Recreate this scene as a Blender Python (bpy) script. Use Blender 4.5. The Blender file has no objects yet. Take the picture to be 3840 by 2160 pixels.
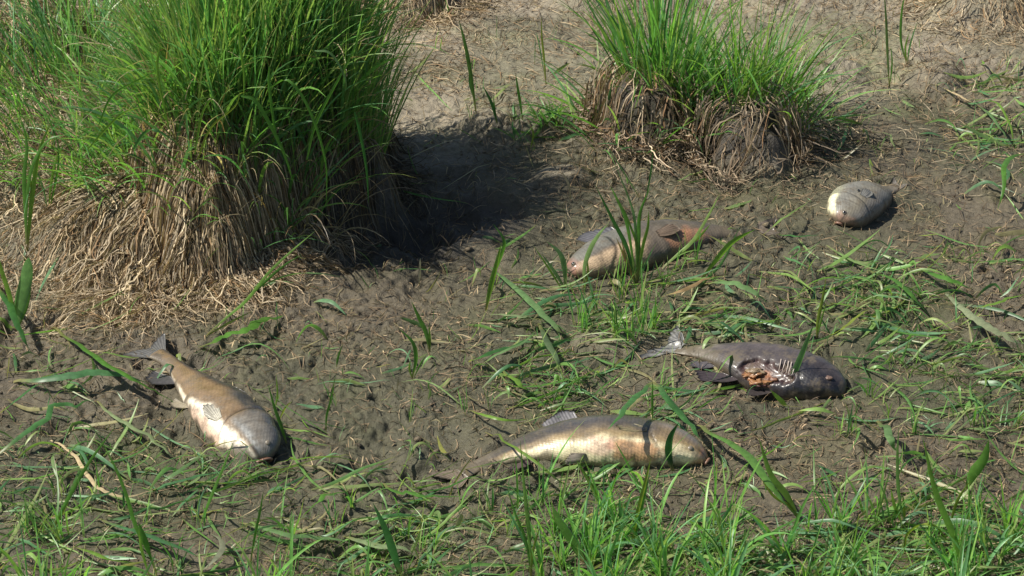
import bpy, math, random
import numpy as np
from mathutils import Vector
from mathutils.bvhtree import BVHTree
random.seed(7)
R = np.random.default_rng(11)
sc = bpy.context.scene
C = sc.collection

# ------------------------------------------------------------ camera, sky, sun
DIST, DEP, WFRAME = 8.0, math.radians(30), 2.6
CAM = np.array([0.0, -DIST*math.cos(DEP), DIST*math.sin(DEP)])
cd = bpy.data.cameras.new('camera'); cam = bpy.data.objects.new('camera', cd); C.objects.link(cam)
cam.location = CAM; cam.rotation_euler = (math.pi/2-DEP, 0, 0)
cd.sensor_width = 36; cd.lens = 36*DIST/WFRAME; cd.clip_start = 0.1; cd.clip_end = 600
sc.camera = cam
SUN_EL, SUN_AZ = math.radians(51), math.radians(1)     # shadows run to +x and a little away from the camera
w = bpy.data.worlds.new('World'); sc.world = w; w.use_nodes = True
nt = w.node_tree; bg = nt.nodes['Background']
sky = nt.nodes.new('ShaderNodeTexSky'); sky.sky_type = 'NISHITA'; sky.sun_disc = False
sky.sun_elevation = SUN_EL
sd = Vector((-math.cos(SUN_EL)*math.cos(SUN_AZ), -math.cos(SUN_EL)*math.sin(SUN_AZ), math.sin(SUN_EL)))
sky.sun_rotation = math.atan2(sd.x, sd.y)
nt.links.new(sky.outputs[0], bg.inputs[0]); bg.inputs[1].default_value = 0.064
sl = bpy.data.lights.new('sun', 'SUN'); sl.energy = 4.6; sl.angle = math.radians(0.5); sl.color = (1, .95, .84)
so = bpy.data.objects.new('sun', sl); C.objects.link(so)
so.rotation_euler = sd.to_track_quat('Z', 'Y').to_euler()
sc.view_settings.view_transform = 'Standard'; sc.view_settings.look = 'None'
sc.view_settings.gamma = 1; sc.view_settings.exposure = 0.58

# ------------------------------------------------------------ helpers
FWD = np.array([0, math.cos(DEP), -math.sin(DEP)]); UPV = np.array([0, math.sin(DEP), math.cos(DEP)])
def ray(px, py):
    """photo pixel (3840 wide) -> direction"""
    k = WFRAME/3840/DIST
    d = FWD + np.array([1., 0, 0])*(px-1920)*k - UPV*(py-1080)*k
    return d
def PZ(px, py, z=0.0):
    d = ray(px, py); t = (z-CAM[2])/d[2]; return CAM + d*t
def PY(px, py, y):
    d = ray(px, py); t = (y-CAM[1])/d[1]; return CAM + d*t

def _h(ix, iy, s):
    n = (ix*374761393 + iy*668265263 + s*1442695041) & 0xffffffff
    n = ((n ^ (n >> 13))*1274126177) & 0xffffffff
    n = ((n ^ (n >> 16))*2246822519) & 0xffffffff
    return ((n ^ (n >> 15)) & 0xffffff)/float(0xffffff)
def vn(x, y, s=0):
    x = np.asarray(x, float); y = np.asarray(y, float)
    xi = np.floor(x).astype(np.int64); yi = np.floor(y).astype(np.int64)
    fx = x-xi; fy = y-yi
    fx = fx*fx*fx*(fx*(fx*6-15)+10); fy = fy*fy*fy*(fy*(fy*6-15)+10)
    a = _h(xi, yi, s); b = _h(xi+1, yi, s); c = _h(xi, yi+1, s); d = _h(xi+1, yi+1, s)
    return (a*(1-fx)+b*fx)*(1-fy)+(c*(1-fx)+d*fx)*fy
def fbm(x, y, o=4, s=0, g=.5):
    t = 0; a = 1; n = 0
    for i in range(o):
        t = t+a*(vn(x*2**i+i*17.3, y*2**i-i*9.1, s+i)-.5); n += a; a *= g
    return t/n*2
def ss(a, b, x):
    t = np.clip((x-a)/(b-a), 0, 1); return t*t*(3-2*t)

def tag(o, label=None, cat=None, group=None, kind=None):
    if label: o['label'] = label
    if cat: o['category'] = cat
    if group: o['group'] = group
    if kind: o['kind'] = kind
    return o
def empty(name, loc, label, cat, group=None):
    o = bpy.data.objects.new(name, None); C.objects.link(o); o.location = loc; o.empty_display_size = .05
    return tag(o, label, cat, group)
def mesh(name, v, f, mat, parent=None, col=None, uv=None, smooth=True, origin=None):
    """v (n,3) WORLD coords, f (m,k) int array or list"""
    v = np.asarray(v, float)
    if parent is not None: org = np.array(parent.location if parent.parent is None else parent['_o'])
    elif origin is not None: org = np.asarray(origin, float)
    else: org = np.zeros(3)
    me = bpy.data.meshes.new(name)
    if isinstance(f, np.ndarray) and f.shape[1] in (3, 4):
        k = f.shape[1]
        me.vertices.add(len(v)); me.vertices.foreach_set('co', (v-org).ravel())
        me.loops.add(f.size); me.loops.foreach_set('vertex_index', f.ravel().astype(np.int32))
        me.polygons.add(len(f)); me.polygons.foreach_set('loop_start', np.arange(0, f.size, k, dtype=np.int32))
        me.update(calc_edges=True)
    else:
        me.from_pydata([tuple(p) for p in (v-org)], [], [tuple(int(i) for i in q) for q in f])
    if smooth: me.polygons.foreach_set('use_smooth', np.ones(len(me.polygons), bool))
    if col is not None:
        a = me.color_attributes.new('col', 'FLOAT_COLOR', 'POINT')
        cc = np.ones((len(v), 4)); cc[:, :3] = col; a.data.foreach_set('color', cc.ravel())
    if uv is not None:
        a = me.attributes.new('suv', 'FLOAT_VECTOR', 'POINT')
        uu = np.zeros((len(v), 3)); uu[:, :uv.shape[1]] = uv; a.data.foreach_set('vector', uu.ravel())
    me.materials.append(mat)
    o = bpy.data.objects.new(name, me); C.objects.link(o)
    if parent is not None:
        o.parent = parent; o['_o'] = tuple(org)
    else: o.location = org
    return o

# ------------------------------------------------------------ materials
def nm(name):
    m = bpy.data.materials.new(name); m.use_nodes = True; t = m.node_tree
    return m, t, t.nodes['Principled BSDF'], t.nodes['Material Output']
def N(t, k, **kw):
    n = t.nodes.new(k)
    for a, b in kw.items(): setattr(n, a, b)
    return n
def noise(t, scale, detail=4, rough=.6, vec=None):
    n = N(t, 'ShaderNodeTexNoise'); n.inputs['Scale'].default_value = scale; n.inputs['Detail'].default_value = detail
    n.inputs['Roughness'].default_value = rough
    if vec: t.links.new(vec, n.inputs['Vector'])
    return n
def mapr(t, src, a, b, c, d):
    n = N(t, 'ShaderNodeMapRange'); t.links.new(src, n.inputs[0])
    for i, x in enumerate((a, b, c, d)): n.inputs[i+1].default_value = x
    return n.outputs[0]
def mixc(t, fac, a, b, mode='MIX'):
    n = N(t, 'ShaderNodeMix', data_type='RGBA', blend_type=mode)
    if isinstance(fac, (int, float)): n.inputs[0].default_value = fac
    else: t.links.new(fac, n.inputs[0])
    for i, x in ((6, a), (7, b)):
        if isinstance(x, tuple): n.inputs[i].default_value = (*x, 1)
        else: t.links.new(x, n.inputs[i])
    return n.outputs[2]

def mat_mud():
    m, t, p, out = nm('mud')
    att = N(t, 'ShaderNodeAttribute', attribute_name='col')
    geo = N(t, 'ShaderNodeNewGeometry')
    n1 = noise(t, 3.2, 6, .6, geo.outputs['Position']); n2 = noise(t, 55, 6, .7, geo.outputs['Position'])
    n3 = noise(t, 210, 4, .7, geo.outputs['Position'])
    k1 = mapr(t, n2.outputs[0], .25, .75, .68, 1.32)
    c = mixc(t, 1.0, att.outputs['Color'], k1, 'MULTIPLY')
    k2 = mapr(t, n3.outputs[0], .3, .7, .8, 1.2)
    c = mixc(t, 1.0, c, k2, 'MULTIPLY')
    g = mapr(t, n1.outputs[0], .5, .66, 0, .55)
    c = mixc(t, g, c, mixc(t, 1.0, c, (.86, 1.0, .72), 'MULTIPLY'))
    t.links.new(c, p.inputs['Base Color'])
    t.links.new(mapr(t, n1.outputs[0], .35, .65, .42, .8), p.inputs['Roughness'])
    p.inputs['Specular IOR Level'].default_value = .5
    b = N(t, 'ShaderNodeBump'); b.inputs['Strength'].default_value = 1.0; b.inputs['Distance'].default_value = .007
    ad = N(t, 'ShaderNodeMath', operation='ADD'); t.links.new(n2.outputs[0], ad.inputs[0])
    ml = N(t, 'ShaderNodeMath', operation='MULTIPLY'); ml.inputs[1].default_value = .45
    t.links.new(n3.outputs[0], ml.inputs[0]); t.links.new(ml.outputs[0], ad.inputs[1])
    t.links.new(ad.outputs[0], b.inputs['Height']); t.links.new(b.outputs[0], p.inputs['Normal'])
    return m
def mat_leaf(name, trans=.35, rough=.45, spec=.4, nscale=60):
    m, t, p, out = nm(name)
    att = N(t, 'ShaderNodeAttribute', attribute_name='col')
    geo = N(t, 'ShaderNodeNewGeometry')
    n2 = noise(t, nscale, 4, .6, geo.outputs['Position'])
    c = mixc(t, 1.0, att.outputs['Color'], mapr(t, n2.outputs[0], .25, .75, .72, 1.28), 'MULTIPLY')
    t.links.new(c, p.inputs['Base Color']); p.inputs['Roughness'].default_value = rough
    p.inputs['Specular IOR Level'].default_value = spec
    if trans > 0:
        tr = N(t, 'ShaderNodeBsdfTranslucent')
        c2 = mixc(t, 1.0, c, (1.2, 1.35, .7), 'MULTIPLY'); t.links.new(c2, tr.inputs[0])
        mx = N(t, 'ShaderNodeMixShader'); mx.inputs[0].default_value = trans
        t.links.new(p.outputs[0], mx.inputs[1]); t.links.new(tr.outputs[0], mx.inputs[2]); t.links.new(mx.outputs[0], out.inputs[0])
    return m
def mat_fish(name, rough=.3, coat=.35, scales=.3, metal=.0, dirt=.6):
    m, t, p, out = nm(name)
    att = N(t, 'ShaderNodeAttribute', attribute_name='col')
    uv = N(t, 'ShaderNodeAttribute', attribute_name='suv')
    geo = N(t, 'ShaderNodeNewGeometry')
    v = N(t, 'ShaderNodeTexVoronoi', voronoi_dimensions='2D'); v.inputs['Scale'].default_value = 1; v.inputs['Randomness'].default_value = .25
    t.links.new(uv.outputs['Vector'], v.inputs['Vector'])
    n1 = noise(t, 34, 6, .65, geo.outputs['Position']); n2 = noise(t, 130, 4, .7, geo.outputs['Position'])
    c = mixc(t, 1.0, att.outputs['Color'], mapr(t, n1.outputs[0], .3, .7, .78, 1.22), 'MULTIPLY')
    c = mixc(t, 1.0, c, mapr(t, n2.outputs[0], .3, .7, .86, 1.14), 'MULTIPLY')
    c = mixc(t, scales, c, mixc(t, 1.0, c, mapr(t, v.outputs['Distance'], .1, .75, 1.2, .42), 'MULTIPLY'))
    n4 = noise(t, 23, 7, .75, geo.outputs['Position']); st = mapr(t, n4.outputs[0], .51, .62, 0, dirt)
    c = mixc(t, st, c, (.115, .09, .06))
    n5 = noise(t, 300, 3, .6, geo.outputs['Position']); sp = mapr(t, n5.outputs[0], .60, .68, 0, dirt)
    c = mixc(t, sp, c, (.07, .055, .04))
    t.links.new(c, p.inputs['Base Color']); p.inputs['Metallic'].default_value = metal
    ro = N(t, 'ShaderNodeMath', operation='ADD'); t.links.new(mapr(t, n1.outputs[0], .3, .7, rough-.08, rough+.22), ro.inputs[0])
    rm = N(t, 'ShaderNodeMath', operation='MULTIPLY'); rm.inputs[1].default_value = .5; t.links.new(st, rm.inputs[0]); t.links.new(rm.outputs[0], ro.inputs[1])
    t.links.new(ro.outputs[0], p.inputs['Roughness'])
    p.inputs['Coat Weight'].default_value = coat; p.inputs['Coat Roughness'].default_value = .16
    b = N(t, 'ShaderNodeBump'); b.inputs['Strength'].default_value = .55*scales+.12; b.inputs['Distance'].default_value = .003
    sb = N(t, 'ShaderNodeMath', operation='SUBTRACT'); t.links.new(n1.outputs[0], sb.inputs[0]); t.links.new(v.outputs['Distance'], sb.inputs[1])
    t.links.new(sb.outputs[0], b.inputs['Height']); t.links.new(b.outputs[0], p.inputs['Normal'])
    return m
MUD = mat_mud()
LEAF = mat_leaf('green_leaf', .46, .40, .55)
STRAW = mat_leaf('dry_straw', .12, .7, .25, 90)
FISH = mat_fish('fish_skin', .3, .5, .22); FISHDRY = mat_fish('fish_skin_dull', .5, .12, .22, dirt=.85)
SLIME = mat_fish('fish_slime', .42, .22, .12, dirt=.7)
FIN = mat_leaf('fin', .25, .35, .5, 150)
FLESH = mat_fish('flesh', .5, .15, 0.0, dirt=.5)
def flat(name, col, rough=.3, spec=.5):
    m, t, p, o = nm(name); p.inputs['Base Color'].default_value = (*col, 1); p.inputs['Roughness'].default_value = rough
    n2 = noise(t, 300, 3); c = mixc(t, 1.0, (col[0], col[1], col[2]), mapr(t, n2.outputs[0], .3, .7, .8, 1.2), 'MULTIPLY')
    t.links.new(c, p.inputs['Base Color']); p.inputs['Coat Weight'].default_value = .3
    return m
BLACK = flat('wet_black', (.012, .012, .015), .12); EYEM = flat('eye_ball', (.20, .17, .13), .25)
BONE = flat('bone', (.46, .38, .33), .45); LIP = flat('lip', (.22, .12, .08), .45)
FLYM = flat('fly_body', (.02, .022, .025), .25)

# ------------------------------------------------------------ ground
c1 = PZ(1085, 620, .33)       # crown centre of the big tussock
M1 = (-0.70, 0.42)
# x, y, rx, ry, height, inner plateau, edge noise
MOUNDS = [
 (-0.775, 0.33, 0.28, 0.40, .34, .20, .26),
 (-0.98, 0.30, 0.44, 0.44, .12, .0, .35),
 (-1.35, 0.80, 0.80, 0.85, .15, .0, .25),
 (-1.45, 1.20, 0.45, 0.40, .22, .3, .25),
 (-0.85, 1.25, 0.40, 0.35, .18, .3, .25),
]
def addm(px, py, rx, ry, h, pl=.4, en=.18, back=.8):
    p = PZ(px, py, 0); MOUNDS.append((p[0], p[1]+ry*back, rx, ry, h, pl, en)); return MOUNDS[-1]
MB = (-0.56, 0.60, 0.25, 0.33, .35, .45, .22); MOUNDS.append(MB)
ML = addm(2430, 580, .15, .19, .14, .38, .5)      # left lobe of the right tussock
MR = addm(2800, 645, .18, .19, .125, .38, .5)      # right lobe
MT = addm(1590, 80, .17, .18, .11, .1, .4)
addm(2380, 60, .5, .35, .08, .3, .3)
MU = addm(3760, 110, .28, .28, .09, .05, .4)
addm(3500, 345, .10, .09, .035, .3, .3)
addm(1960, 520, .22, .10, .045, .5, .3)
addm(2260, 1360, .16, .09, .022, .3, .3)
addm(2110, 700, .10, .06, .03, .3, .3)
addm(3140, 330, .13, .1, .03, .3, .3)
FOOT = [([(985,1712),(905,1615),(772,1485),(620,1350)], [.045,.075,.065,.02]), ([(2640,1725),(2450,1700),(2150,1690),(1900,1712),(1740,1750)], [.03,.07,.075,.05,.02]),
 ([(3150,1480),(3000,1430),(2800,1375),(2560,1300)], [.03,.07,.07,.02]), ([(2135,1025),(2330,965),(2530,905),(2750,865),(2850,855)], [.03,.07,.07,.03,.02]), ([(3150,845),(3232,770),(3335,705),(3370,690)], [.035,.065,.05,.02])]
HOLL = [(1450, 900, .27, .06), (1700, 780, .2, .05), (230, 1600, .06, .035), (620, 1330, .05, .02), (2120, 500, .05, .03), (1000, 1250, .05, .015), (3300, 1700, .06, .02), (2900, 1650, .05, .02), (1380, 1180, .05, .012)]
XR = (-2.0, 2.0); YR = (-1.75, 2.7)
def mound_z(x, y):
    z = np.zeros(np.shape(x))
    for i, (cx, cy, rx, ry, h, pl, en) in enumerate(MOUNDS):
        e = 1+en*fbm(x*5+i*3.1, y*5, 3, 40+i)*1.6
        d = np.sqrt(((x-cx)/(rx*e))**2+((y-cy)/(ry*e))**2)
        z = np.maximum(z, h*(1-ss(pl, 1.0, d))) + .15*np.minimum(z, h*(1-ss(pl, 1.0, d)))
    return z
def dry_mask(x, y):
    a = ss(.005, .05, mound_z(x, y))
    # silt-covered bank: upper middle and left
    e = fbm(x*1.6, y*1.6, 4, 77)*.5
    b = ss(.52, .95, y+e*.6-.28*np.maximum(x, 0)+.05)*.95
    c = ss(-.25, .05, y+e*.25)*ss(-.62, -.95, x+e*.2)
    return np.clip(np.maximum(np.maximum(a, b), c), 0, 1)
def gh(x, y):
    x = np.asarray(x, float); y = np.asarray(y, float)
    m = mound_z(x, y)
    z = m + .016*fbm(x*1.7, y*1.7, 3, 1)
    wet = 1-dry_mask(x, y)
    cl = ss(-.25, .35, fbm(x*3.2, y*3.2, 3, 5))           # clumpy patches
    amp = .12+.88*cl
    z = z + amp*.011*fbm(x*12, y*17, 3, 9)
    for px_, py_, r_, d_ in HOLL:
        q = PZ(px_, py_); e = r_*(1+.7*fbm(x*9, y*9, 3, 33)); dd = np.hypot((x-q[0])/e, (y-q[1])/(e*.9)); z = z-d_*(1-ss(.35, 1.0, dd))
    z = z - .018*ss(.25, .6, fbm(x*5, y*5, 2, 35))*wet
    r = 1-np.abs(fbm(x*34, y*34, 3, 13))*2
    z = z + amp*.0042*r
    z = z + (.3+.7*amp)*.008*fbm(x*75, y*75, 2, 21)
    pits = ss(.36, .6, fbm(x*13+4, y*13, 2, 31)); z = z - .014*pits*amp
    for pts_, rad_ in FOOT:
        q = [PZ(*p_) for p_ in pts_]; dm = np.full(np.shape(x), 9.)
        for k_ in range(len(q)-1):
            ax, ay = q[k_][:2]; bx, by = q[k_+1][:2]; L2 = (bx-ax)**2+(by-ay)**2
            tt = np.clip(((x-ax)*(bx-ax)+(y-ay)*(by-ay))/L2, 0, 1)
            dm = np.minimum(dm, np.hypot(x-ax-tt*(bx-ax), y-ay-tt*(by-ay))-(rad_[k_]*(1-tt)+rad_[k_+1]*tt))
        rim = np.exp(-((dm+.004+.012*fbm(x*14, y*14, 2, 44))/.02)**2)
        z = z + rim*(.011+.010*fbm(x*22, y*22, 2, 45)) - .006*(1-ss(-.03, 0, dm))
    z = z + .012*ss(.02, .1, m)*fbm(x*26, y*22, 3, 55)      # rough mound flanks
    return z
def axis(lo, hi, st, far):
    inner = np.arange(lo, hi+st/2, st); out = [st]
    while sum(out) < far: out.append(out[-1]*1.22)
    o = np.cumsum(out); return np.concatenate([(lo-o)[::-1], inner, hi+o])
xs = axis(*XR, .0047, 60); ys = axis(*YR, .0056, 60)
X, Y = np.meshgrid(xs, ys)
H = gh(X, Y)
nx, ny = len(xs), len(ys)
ii = np.arange(nx*ny).reshape(ny, nx)
F = np.stack([ii[:-1, :-1], ii[:-1, 1:], ii[1:, 1:], ii[1:, :-1]], -1).reshape(-1, 4)
D = dry_mask(X, Y)
wetc = np.array([.103, .084, .055]); wet2 = np.array([.081, .075, .043]); dryc = np.array([.265, .225, .165]); dry2 = np.array([.20, .18, .12])
a = ss(-.25, .3, fbm(X*2.3, Y*2.3, 4, 61))[..., None]; b = ss(-.3, .3, fbm(X*4, Y*4, 4, 67))[..., None]
G = (wetc*(1-a)+wet2*a)*(1-D[..., None])+(dryc*(1-b)+dry2*b)*D[..., None]
G *= (1+.34*fbm(X*7, Y*9, 5, 71))[..., None]
MZ = mound_z(X, Y); soil_shade = np.zeros(X.shape)
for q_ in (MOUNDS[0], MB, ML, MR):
    dd = np.sqrt(((X-q_[0])/q_[2])**2+((Y-q_[1])/q_[3])**2); soil_shade = np.maximum(soil_shade, 1-ss(.9, 1.15, dd))
for q_, r_ in ((PZ(1450, 860), .30), (PZ(1700, 800), .22)):  # shadow right of the big tussock, deepened by darker ground colour
    soil_shade = np.maximum(soil_shade, .85*(1-ss(.6, 1.1, np.hypot(X-q_[0], Y-q_[1])/r_+.4*fbm(X*6, Y*6, 3, 88))))
G = G*(1-soil_shade[..., None])+np.array([.055, .046, .036])*soil_shade[..., None]
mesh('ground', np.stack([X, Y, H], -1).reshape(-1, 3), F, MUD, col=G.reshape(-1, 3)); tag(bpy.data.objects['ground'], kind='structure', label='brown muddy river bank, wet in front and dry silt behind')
def HZ(x, y):
    x = np.asarray(x, float); y = np.asarray(y, float)
    i = np.clip(np.searchsorted(xs, x)-1, 0, nx-2); j = np.clip(np.searchsorted(ys, y)-1, 0, ny-2)
    fx = np.clip((x-xs[i])/(xs[i+1]-xs[i]), 0, 1); fy = np.clip((y-ys[j])/(ys[j+1]-ys[j]), 0, 1)
    return (H[j, i]*(1-fx)+H[j, i+1]*fx)*(1-fy)+(H[j+1, i]*(1-fx)+H[j+1, i+1]*fx)*fy
def PG(px, py, lift=0.0):
    """photo pixel -> point where its line of sight meets the ground (+lift)"""
    d = ray(px, py); ts = np.linspace(6, 11, 500)
    P = CAM[None]+d[None]*ts[:, None]
    g = P[:, 2]-HZ(P[:, 0], P[:, 1])-lift
    k = np.argmax(g < 0)
    if g[k] >= 0: return PZ(px, py, lift)
    t0, t1 = ts[k-1], ts[k]; g0, g1 = g[k-1], g[k]
    return CAM+d*(t0+(t1-t0)*g0/(g0-g1))

# ------------------------------------------------------------ ribbons
def ribbons(P, Wd, wid, prof, cols, name, mat, fold=0.0, parent=None, **kw):
    """P (n,k,3) centre lines, Wd (n,k,3) unit width vectors, wid (n,), prof (k,), cols (n,k,3)"""
    n, k, _ = P.shape
    hw = (wid[:, None]*prof[None])[..., None]*.5
    if fold > 0:
        T = np.gradient(P, axis=1); Nn = np.cross(T, Wd); Nn /= np.linalg.norm(Nn, axis=2, keepdims=True)+1e-9
        V = np.stack([P-Wd*hw+Nn*hw*fold, P, P+Wd*hw+Nn*hw*fold], 2); m = 3
    else:
        V = np.stack([P-Wd*hw, P+Wd*hw], 2); m = 2
    idx = np.arange(n*k*m).reshape(n, k, m)
    f = np.stack([idx[:, :-1, :-1], idx[:, :-1, 1:], idx[:, 1:, 1:], idx[:, 1:, :-1]], -1).reshape(-1, 4)
    cc = np.repeat(cols[:, :, None, :], m, 2).reshape(-1, 3)
    return mesh(name, V.reshape(-1, 3), f, mat, parent, col=cc, **kw)
def unit(v): return v/(np.linalg.norm(v, axis=-1, keepdims=True)+1e-9)
GREENS = np.array([[.130, .30, .070], [.165, .355, .075], [.090, .235, .080], [.215, .38, .085], [.155, .33, .14], [.26, .36, .11]])
STRAWS = np.array([[.44, .34, .21], [.33, .25, .16], [.52, .42, .28], [.20, .15, .10], [.38, .31, .22], [.30, .19, .10]])
def pick(tab, n, k, var=.18, wts=None, rng=R):
    c = tab[rng.choice(len(tab), n, p=wts)]*(1+var*rng.standard_normal((n, 1)))
    return np.clip(np.repeat(c[:, None], k, 1), .01, .8)
def blades(root, L, az, a0, droop, wid, k=9, rng=R, tw=.8, curve=1.6):
    """upright blades bending over. a0 start angle from vertical, droop added toward the tip"""
    n = len(root); t = np.linspace(0, 1, k)
    ang = a0[:, None]+droop[:, None]*t[None]**curve
    azt = az[:, None]+(rng.standard_normal(n)*.25)[:, None]*t[None]
    st = np.stack([np.sin(ang)*np.cos(azt), np.sin(ang)*np.sin(azt), np.cos(ang)], -1)*(L/(k-1))[:, None, None]
    P = root[:, None]+np.concatenate([np.zeros((n, 1, 3)), np.cumsum(st[:, :-1], 1)], 1)
    g = HZ(P[..., 0], P[..., 1])+.004; g[:, 0] = -9
    P[..., 2] = np.maximum(P[..., 2], g)
    T = unit(np.gradient(P, axis=1))
    side = np.stack([-np.sin(azt), np.cos(azt), 0*azt], -1)
    rr = (rng.standard_normal(n)*tw)[:, None, None]
    other = unit(np.cross(T, side))
    return P, unit(side*np.cos(rr)+other*np.sin(rr))
PROF_BLADE = lambda k: np.clip(np.minimum(.55+.9*np.linspace(0, 1, k), 1.02-np.linspace(0, 1, k)**3), .03, 1)
def blade_cols(n, k, tab=GREENS, tip=.25, base=(.30, .27, .10), rng=R, wts=None):
    c = pick(tab, n, k, .16, wts, rng); t = np.linspace(0, 1, k)[None, :, None]
    bs = np.array(base)[None, None]*np.ones_like(c)
    c = c*(1-(1-ss(0, .22, t))*.75)+bs*(1-ss(0, .22, t))*.75
    yel = (rng.random(n) < tip)[:, None, None]*ss(.75, 1, t)
    return c*(1-yel*.8)+np.array([.33, .27, .10])*yel*.8

# ------------------------------------------------------------ thatch that hangs down the mounds
def thatch(name, mound, n, parent=None, rin=(.25, .85), steps=16, step=.012, seed=1, tab=STRAWS, wid=.003, azr=None, swirl=.5, off=.02, ovr=None, lift0=.0):
    rng = np.random.default_rng(seed); cx, cy, rx, ry = mound[:4]
    th = rng.random(n)*2*np.pi if azr is None else rng.uniform(azr[0], azr[1], n)
    r = rng.uniform(rin[0], rin[1], n)**.8
    x = cx+rx*r*np.cos(th); y = cy+ry*r*np.sin(th)
    pos = np.stack([x, y], -1); dirv = unit(np.stack([np.cos(th)*rx, np.sin(th)*ry], -1)); sw = rng.standard_normal(n)*swirl
    out = []; o = rng.uniform(.001, off, n); e = .03
    nst = rng.uniform(.3, 1.0, n); pull = rng.uniform(.25, 1.3, n); rough = rng.uniform(.06, .42, n)
    for s in range(steps):
        z = HZ(pos[:, 0], pos[:, 1])
        gx = (HZ(pos[:, 0]+e, pos[:, 1])-HZ(pos[:, 0]-e, pos[:, 1]))/(2*e); gy = (HZ(pos[:, 0], pos[:, 1]+e)-HZ(pos[:, 0], pos[:, 1]-e))/(2*e)
        nl = np.sqrt(1+gx**2+gy**2); nv = np.stack([-gx, -gy, np.ones(n)], -1)/nl[:, None]
        oo = (o*(1-.5*s/steps)+lift0*(1-s/steps))[:, None]
        out.append(np.stack([pos[:, 0], pos[:, 1], z], -1)+nv*oo)
        gr = np.stack([-gx, -gy], -1)
        dirv = unit(dirv*.8+gr*.7*pull[:, None]+rough[:, None]*rng.standard_normal((n, 2)))
        c, s_ = np.cos(sw*.1), np.sin(sw*.1)
        dirv = np.stack([dirv[:, 0]*c-dirv[:, 1]*s_, dirv[:, 0]*s_+dirv[:, 1]*c], -1)
        hstep = step*nst/np.sqrt(1+(gr*dirv).sum(1)**2)
        pos = pos+dirv*hstep[:, None]
    P = np.stack(out, 1); T = unit(np.gradient(P, axis=1))
    rv = unit(rng.standard_normal((n, 1, 3))+np.zeros((1, steps, 1))); W = unit(np.cross(T, rv))
    cols = pick(tab, n, steps, .25, None, rng)
    pr = np.clip(1.1-np.linspace(0, 1, steps)**2, .3, 1)
    ob = ribbons(P, W, rng.uniform(.5, 1.5, n)*wid, pr, cols, name, STRAW, parent=parent)
    return ob

def crown_roots(mound, n, rng, rr=(0, .62), sx=1., sy=1.):
    cx, cy, rx, ry = mound[:4]; th = rng.random(n)*2*np.pi; r = rr[0]+(rr[1]-rr[0])*np.sqrt(rng.random(n))
    x = cx+rx*r*np.cos(th)*sx; y = cy+ry*r*np.sin(th)*sy
    return np.stack([x, y, HZ(x, y)-.005], -1), np.arctan2(y-cy, x-cx), r

# --- big tussock
big = empty('grass_tussock', (M1[0], M1[1], 0), 'tall dense dark green grass tussock with hanging brown thatch, beside the dark shadow', 'grass tussock', 'grass tussocks')
rng = np.random.default_rng(3)
thatch('hanging_thatch', MOUNDS[0], 8500, big, (.1, .95), 22, .0125, 5, swirl=.9, off=.035, wid=.0026)
thatch('hanging_thatch', MB, 2600, big, (.3, .95), 22, .0115, 55, swirl=.8, off=.03, wid=.0026, tab=STRAWS*.42)  # shade on the receding right skirt, put into a darkened straw colour
thatch('swept_straw', MOUNDS[0], 2600, big, (.35, 1.0), 30, .0135, 15, swirl=.35, off=.04, wid=.0027, azr=(2.9, 4.5))
def tuft(name, parent, mound, n, Lr, a0s, dr, wr, seed, rr=(0, .6), tab=GREENS, azb=None, wts=None, base=(.30, .27, .10), leanx=0., k=10, tip=.12):
    rng = np.random.default_rng(seed); root, az, r = crown_roots(mound, n, rng, rr)
    if azb is not None: az = azb[0]+azb[1]*rng.standard_normal(n)
    else: az = az+.7*rng.standard_normal(n)
    a0 = np.clip(a0s[0]+a0s[1]*r/max(rr[1], .01)+.12*rng.standard_normal(n), 0, 1.3)
    P, Wd = blades(root, rng.uniform(*Lr, n)*(1-.25*r), az, a0, rng.uniform(dr[0], dr[1], n), None, k, rng)
    if leanx:
        pass
    return ribbons(P, Wd, rng.uniform(wr[0], wr[1], n), PROF_BLADE(k), blade_cols(n, k, tab, tip, base, rng, wts), name, LEAF, parent=parent)
DK = np.array([[.14, .29, .085], [.18, .34, .095], [.10, .24, .08], [.23, .36, .10], [.26, .35, .11]])
tuft('green_blades', big, (-0.57, .60, .25, .28), 1500, (.32, .64), (.02, .13), (.05, .7), (.0032, .0075), 121, (0, .88), DK, tip=.3)
tuft('green_blades', big, (-0.75, .44, .22, .28), 950, (.26, .66), (.02, .26), (.05, .8), (.0032, .0075), 21, (0, .88), DK, tip=.3)
tuft('dead_blades', big, (-0.70, .50, .32, .36), 700, (.15, .50), (.1, .5), (.2, 2.2), (.002, .005), 31, (0, .95), STRAWS, tip=0)
tuft('broad_blades', big, (-0.76, .48, .34, .36), 360, (.3, .55), (.1, .3), (.6, 1.6), (.006, .011), 32, (0, .9), GREENS, tip=.4)
tuft('outer_blades', big, (-0.72, .52, .34, .32), 750, (.22, .50), (.15, .35), (.3, 1.4), (.003, .0055), 22, (.35, .88), GREENS)
tuft('outer_blades', big, (-0.74, .30, .22, .26), 190, (.14, .36), (.2, .5), (.8, 2.0), (.0028, .0055), 33, (.1, .9), GREENS, tip=.4)
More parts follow.
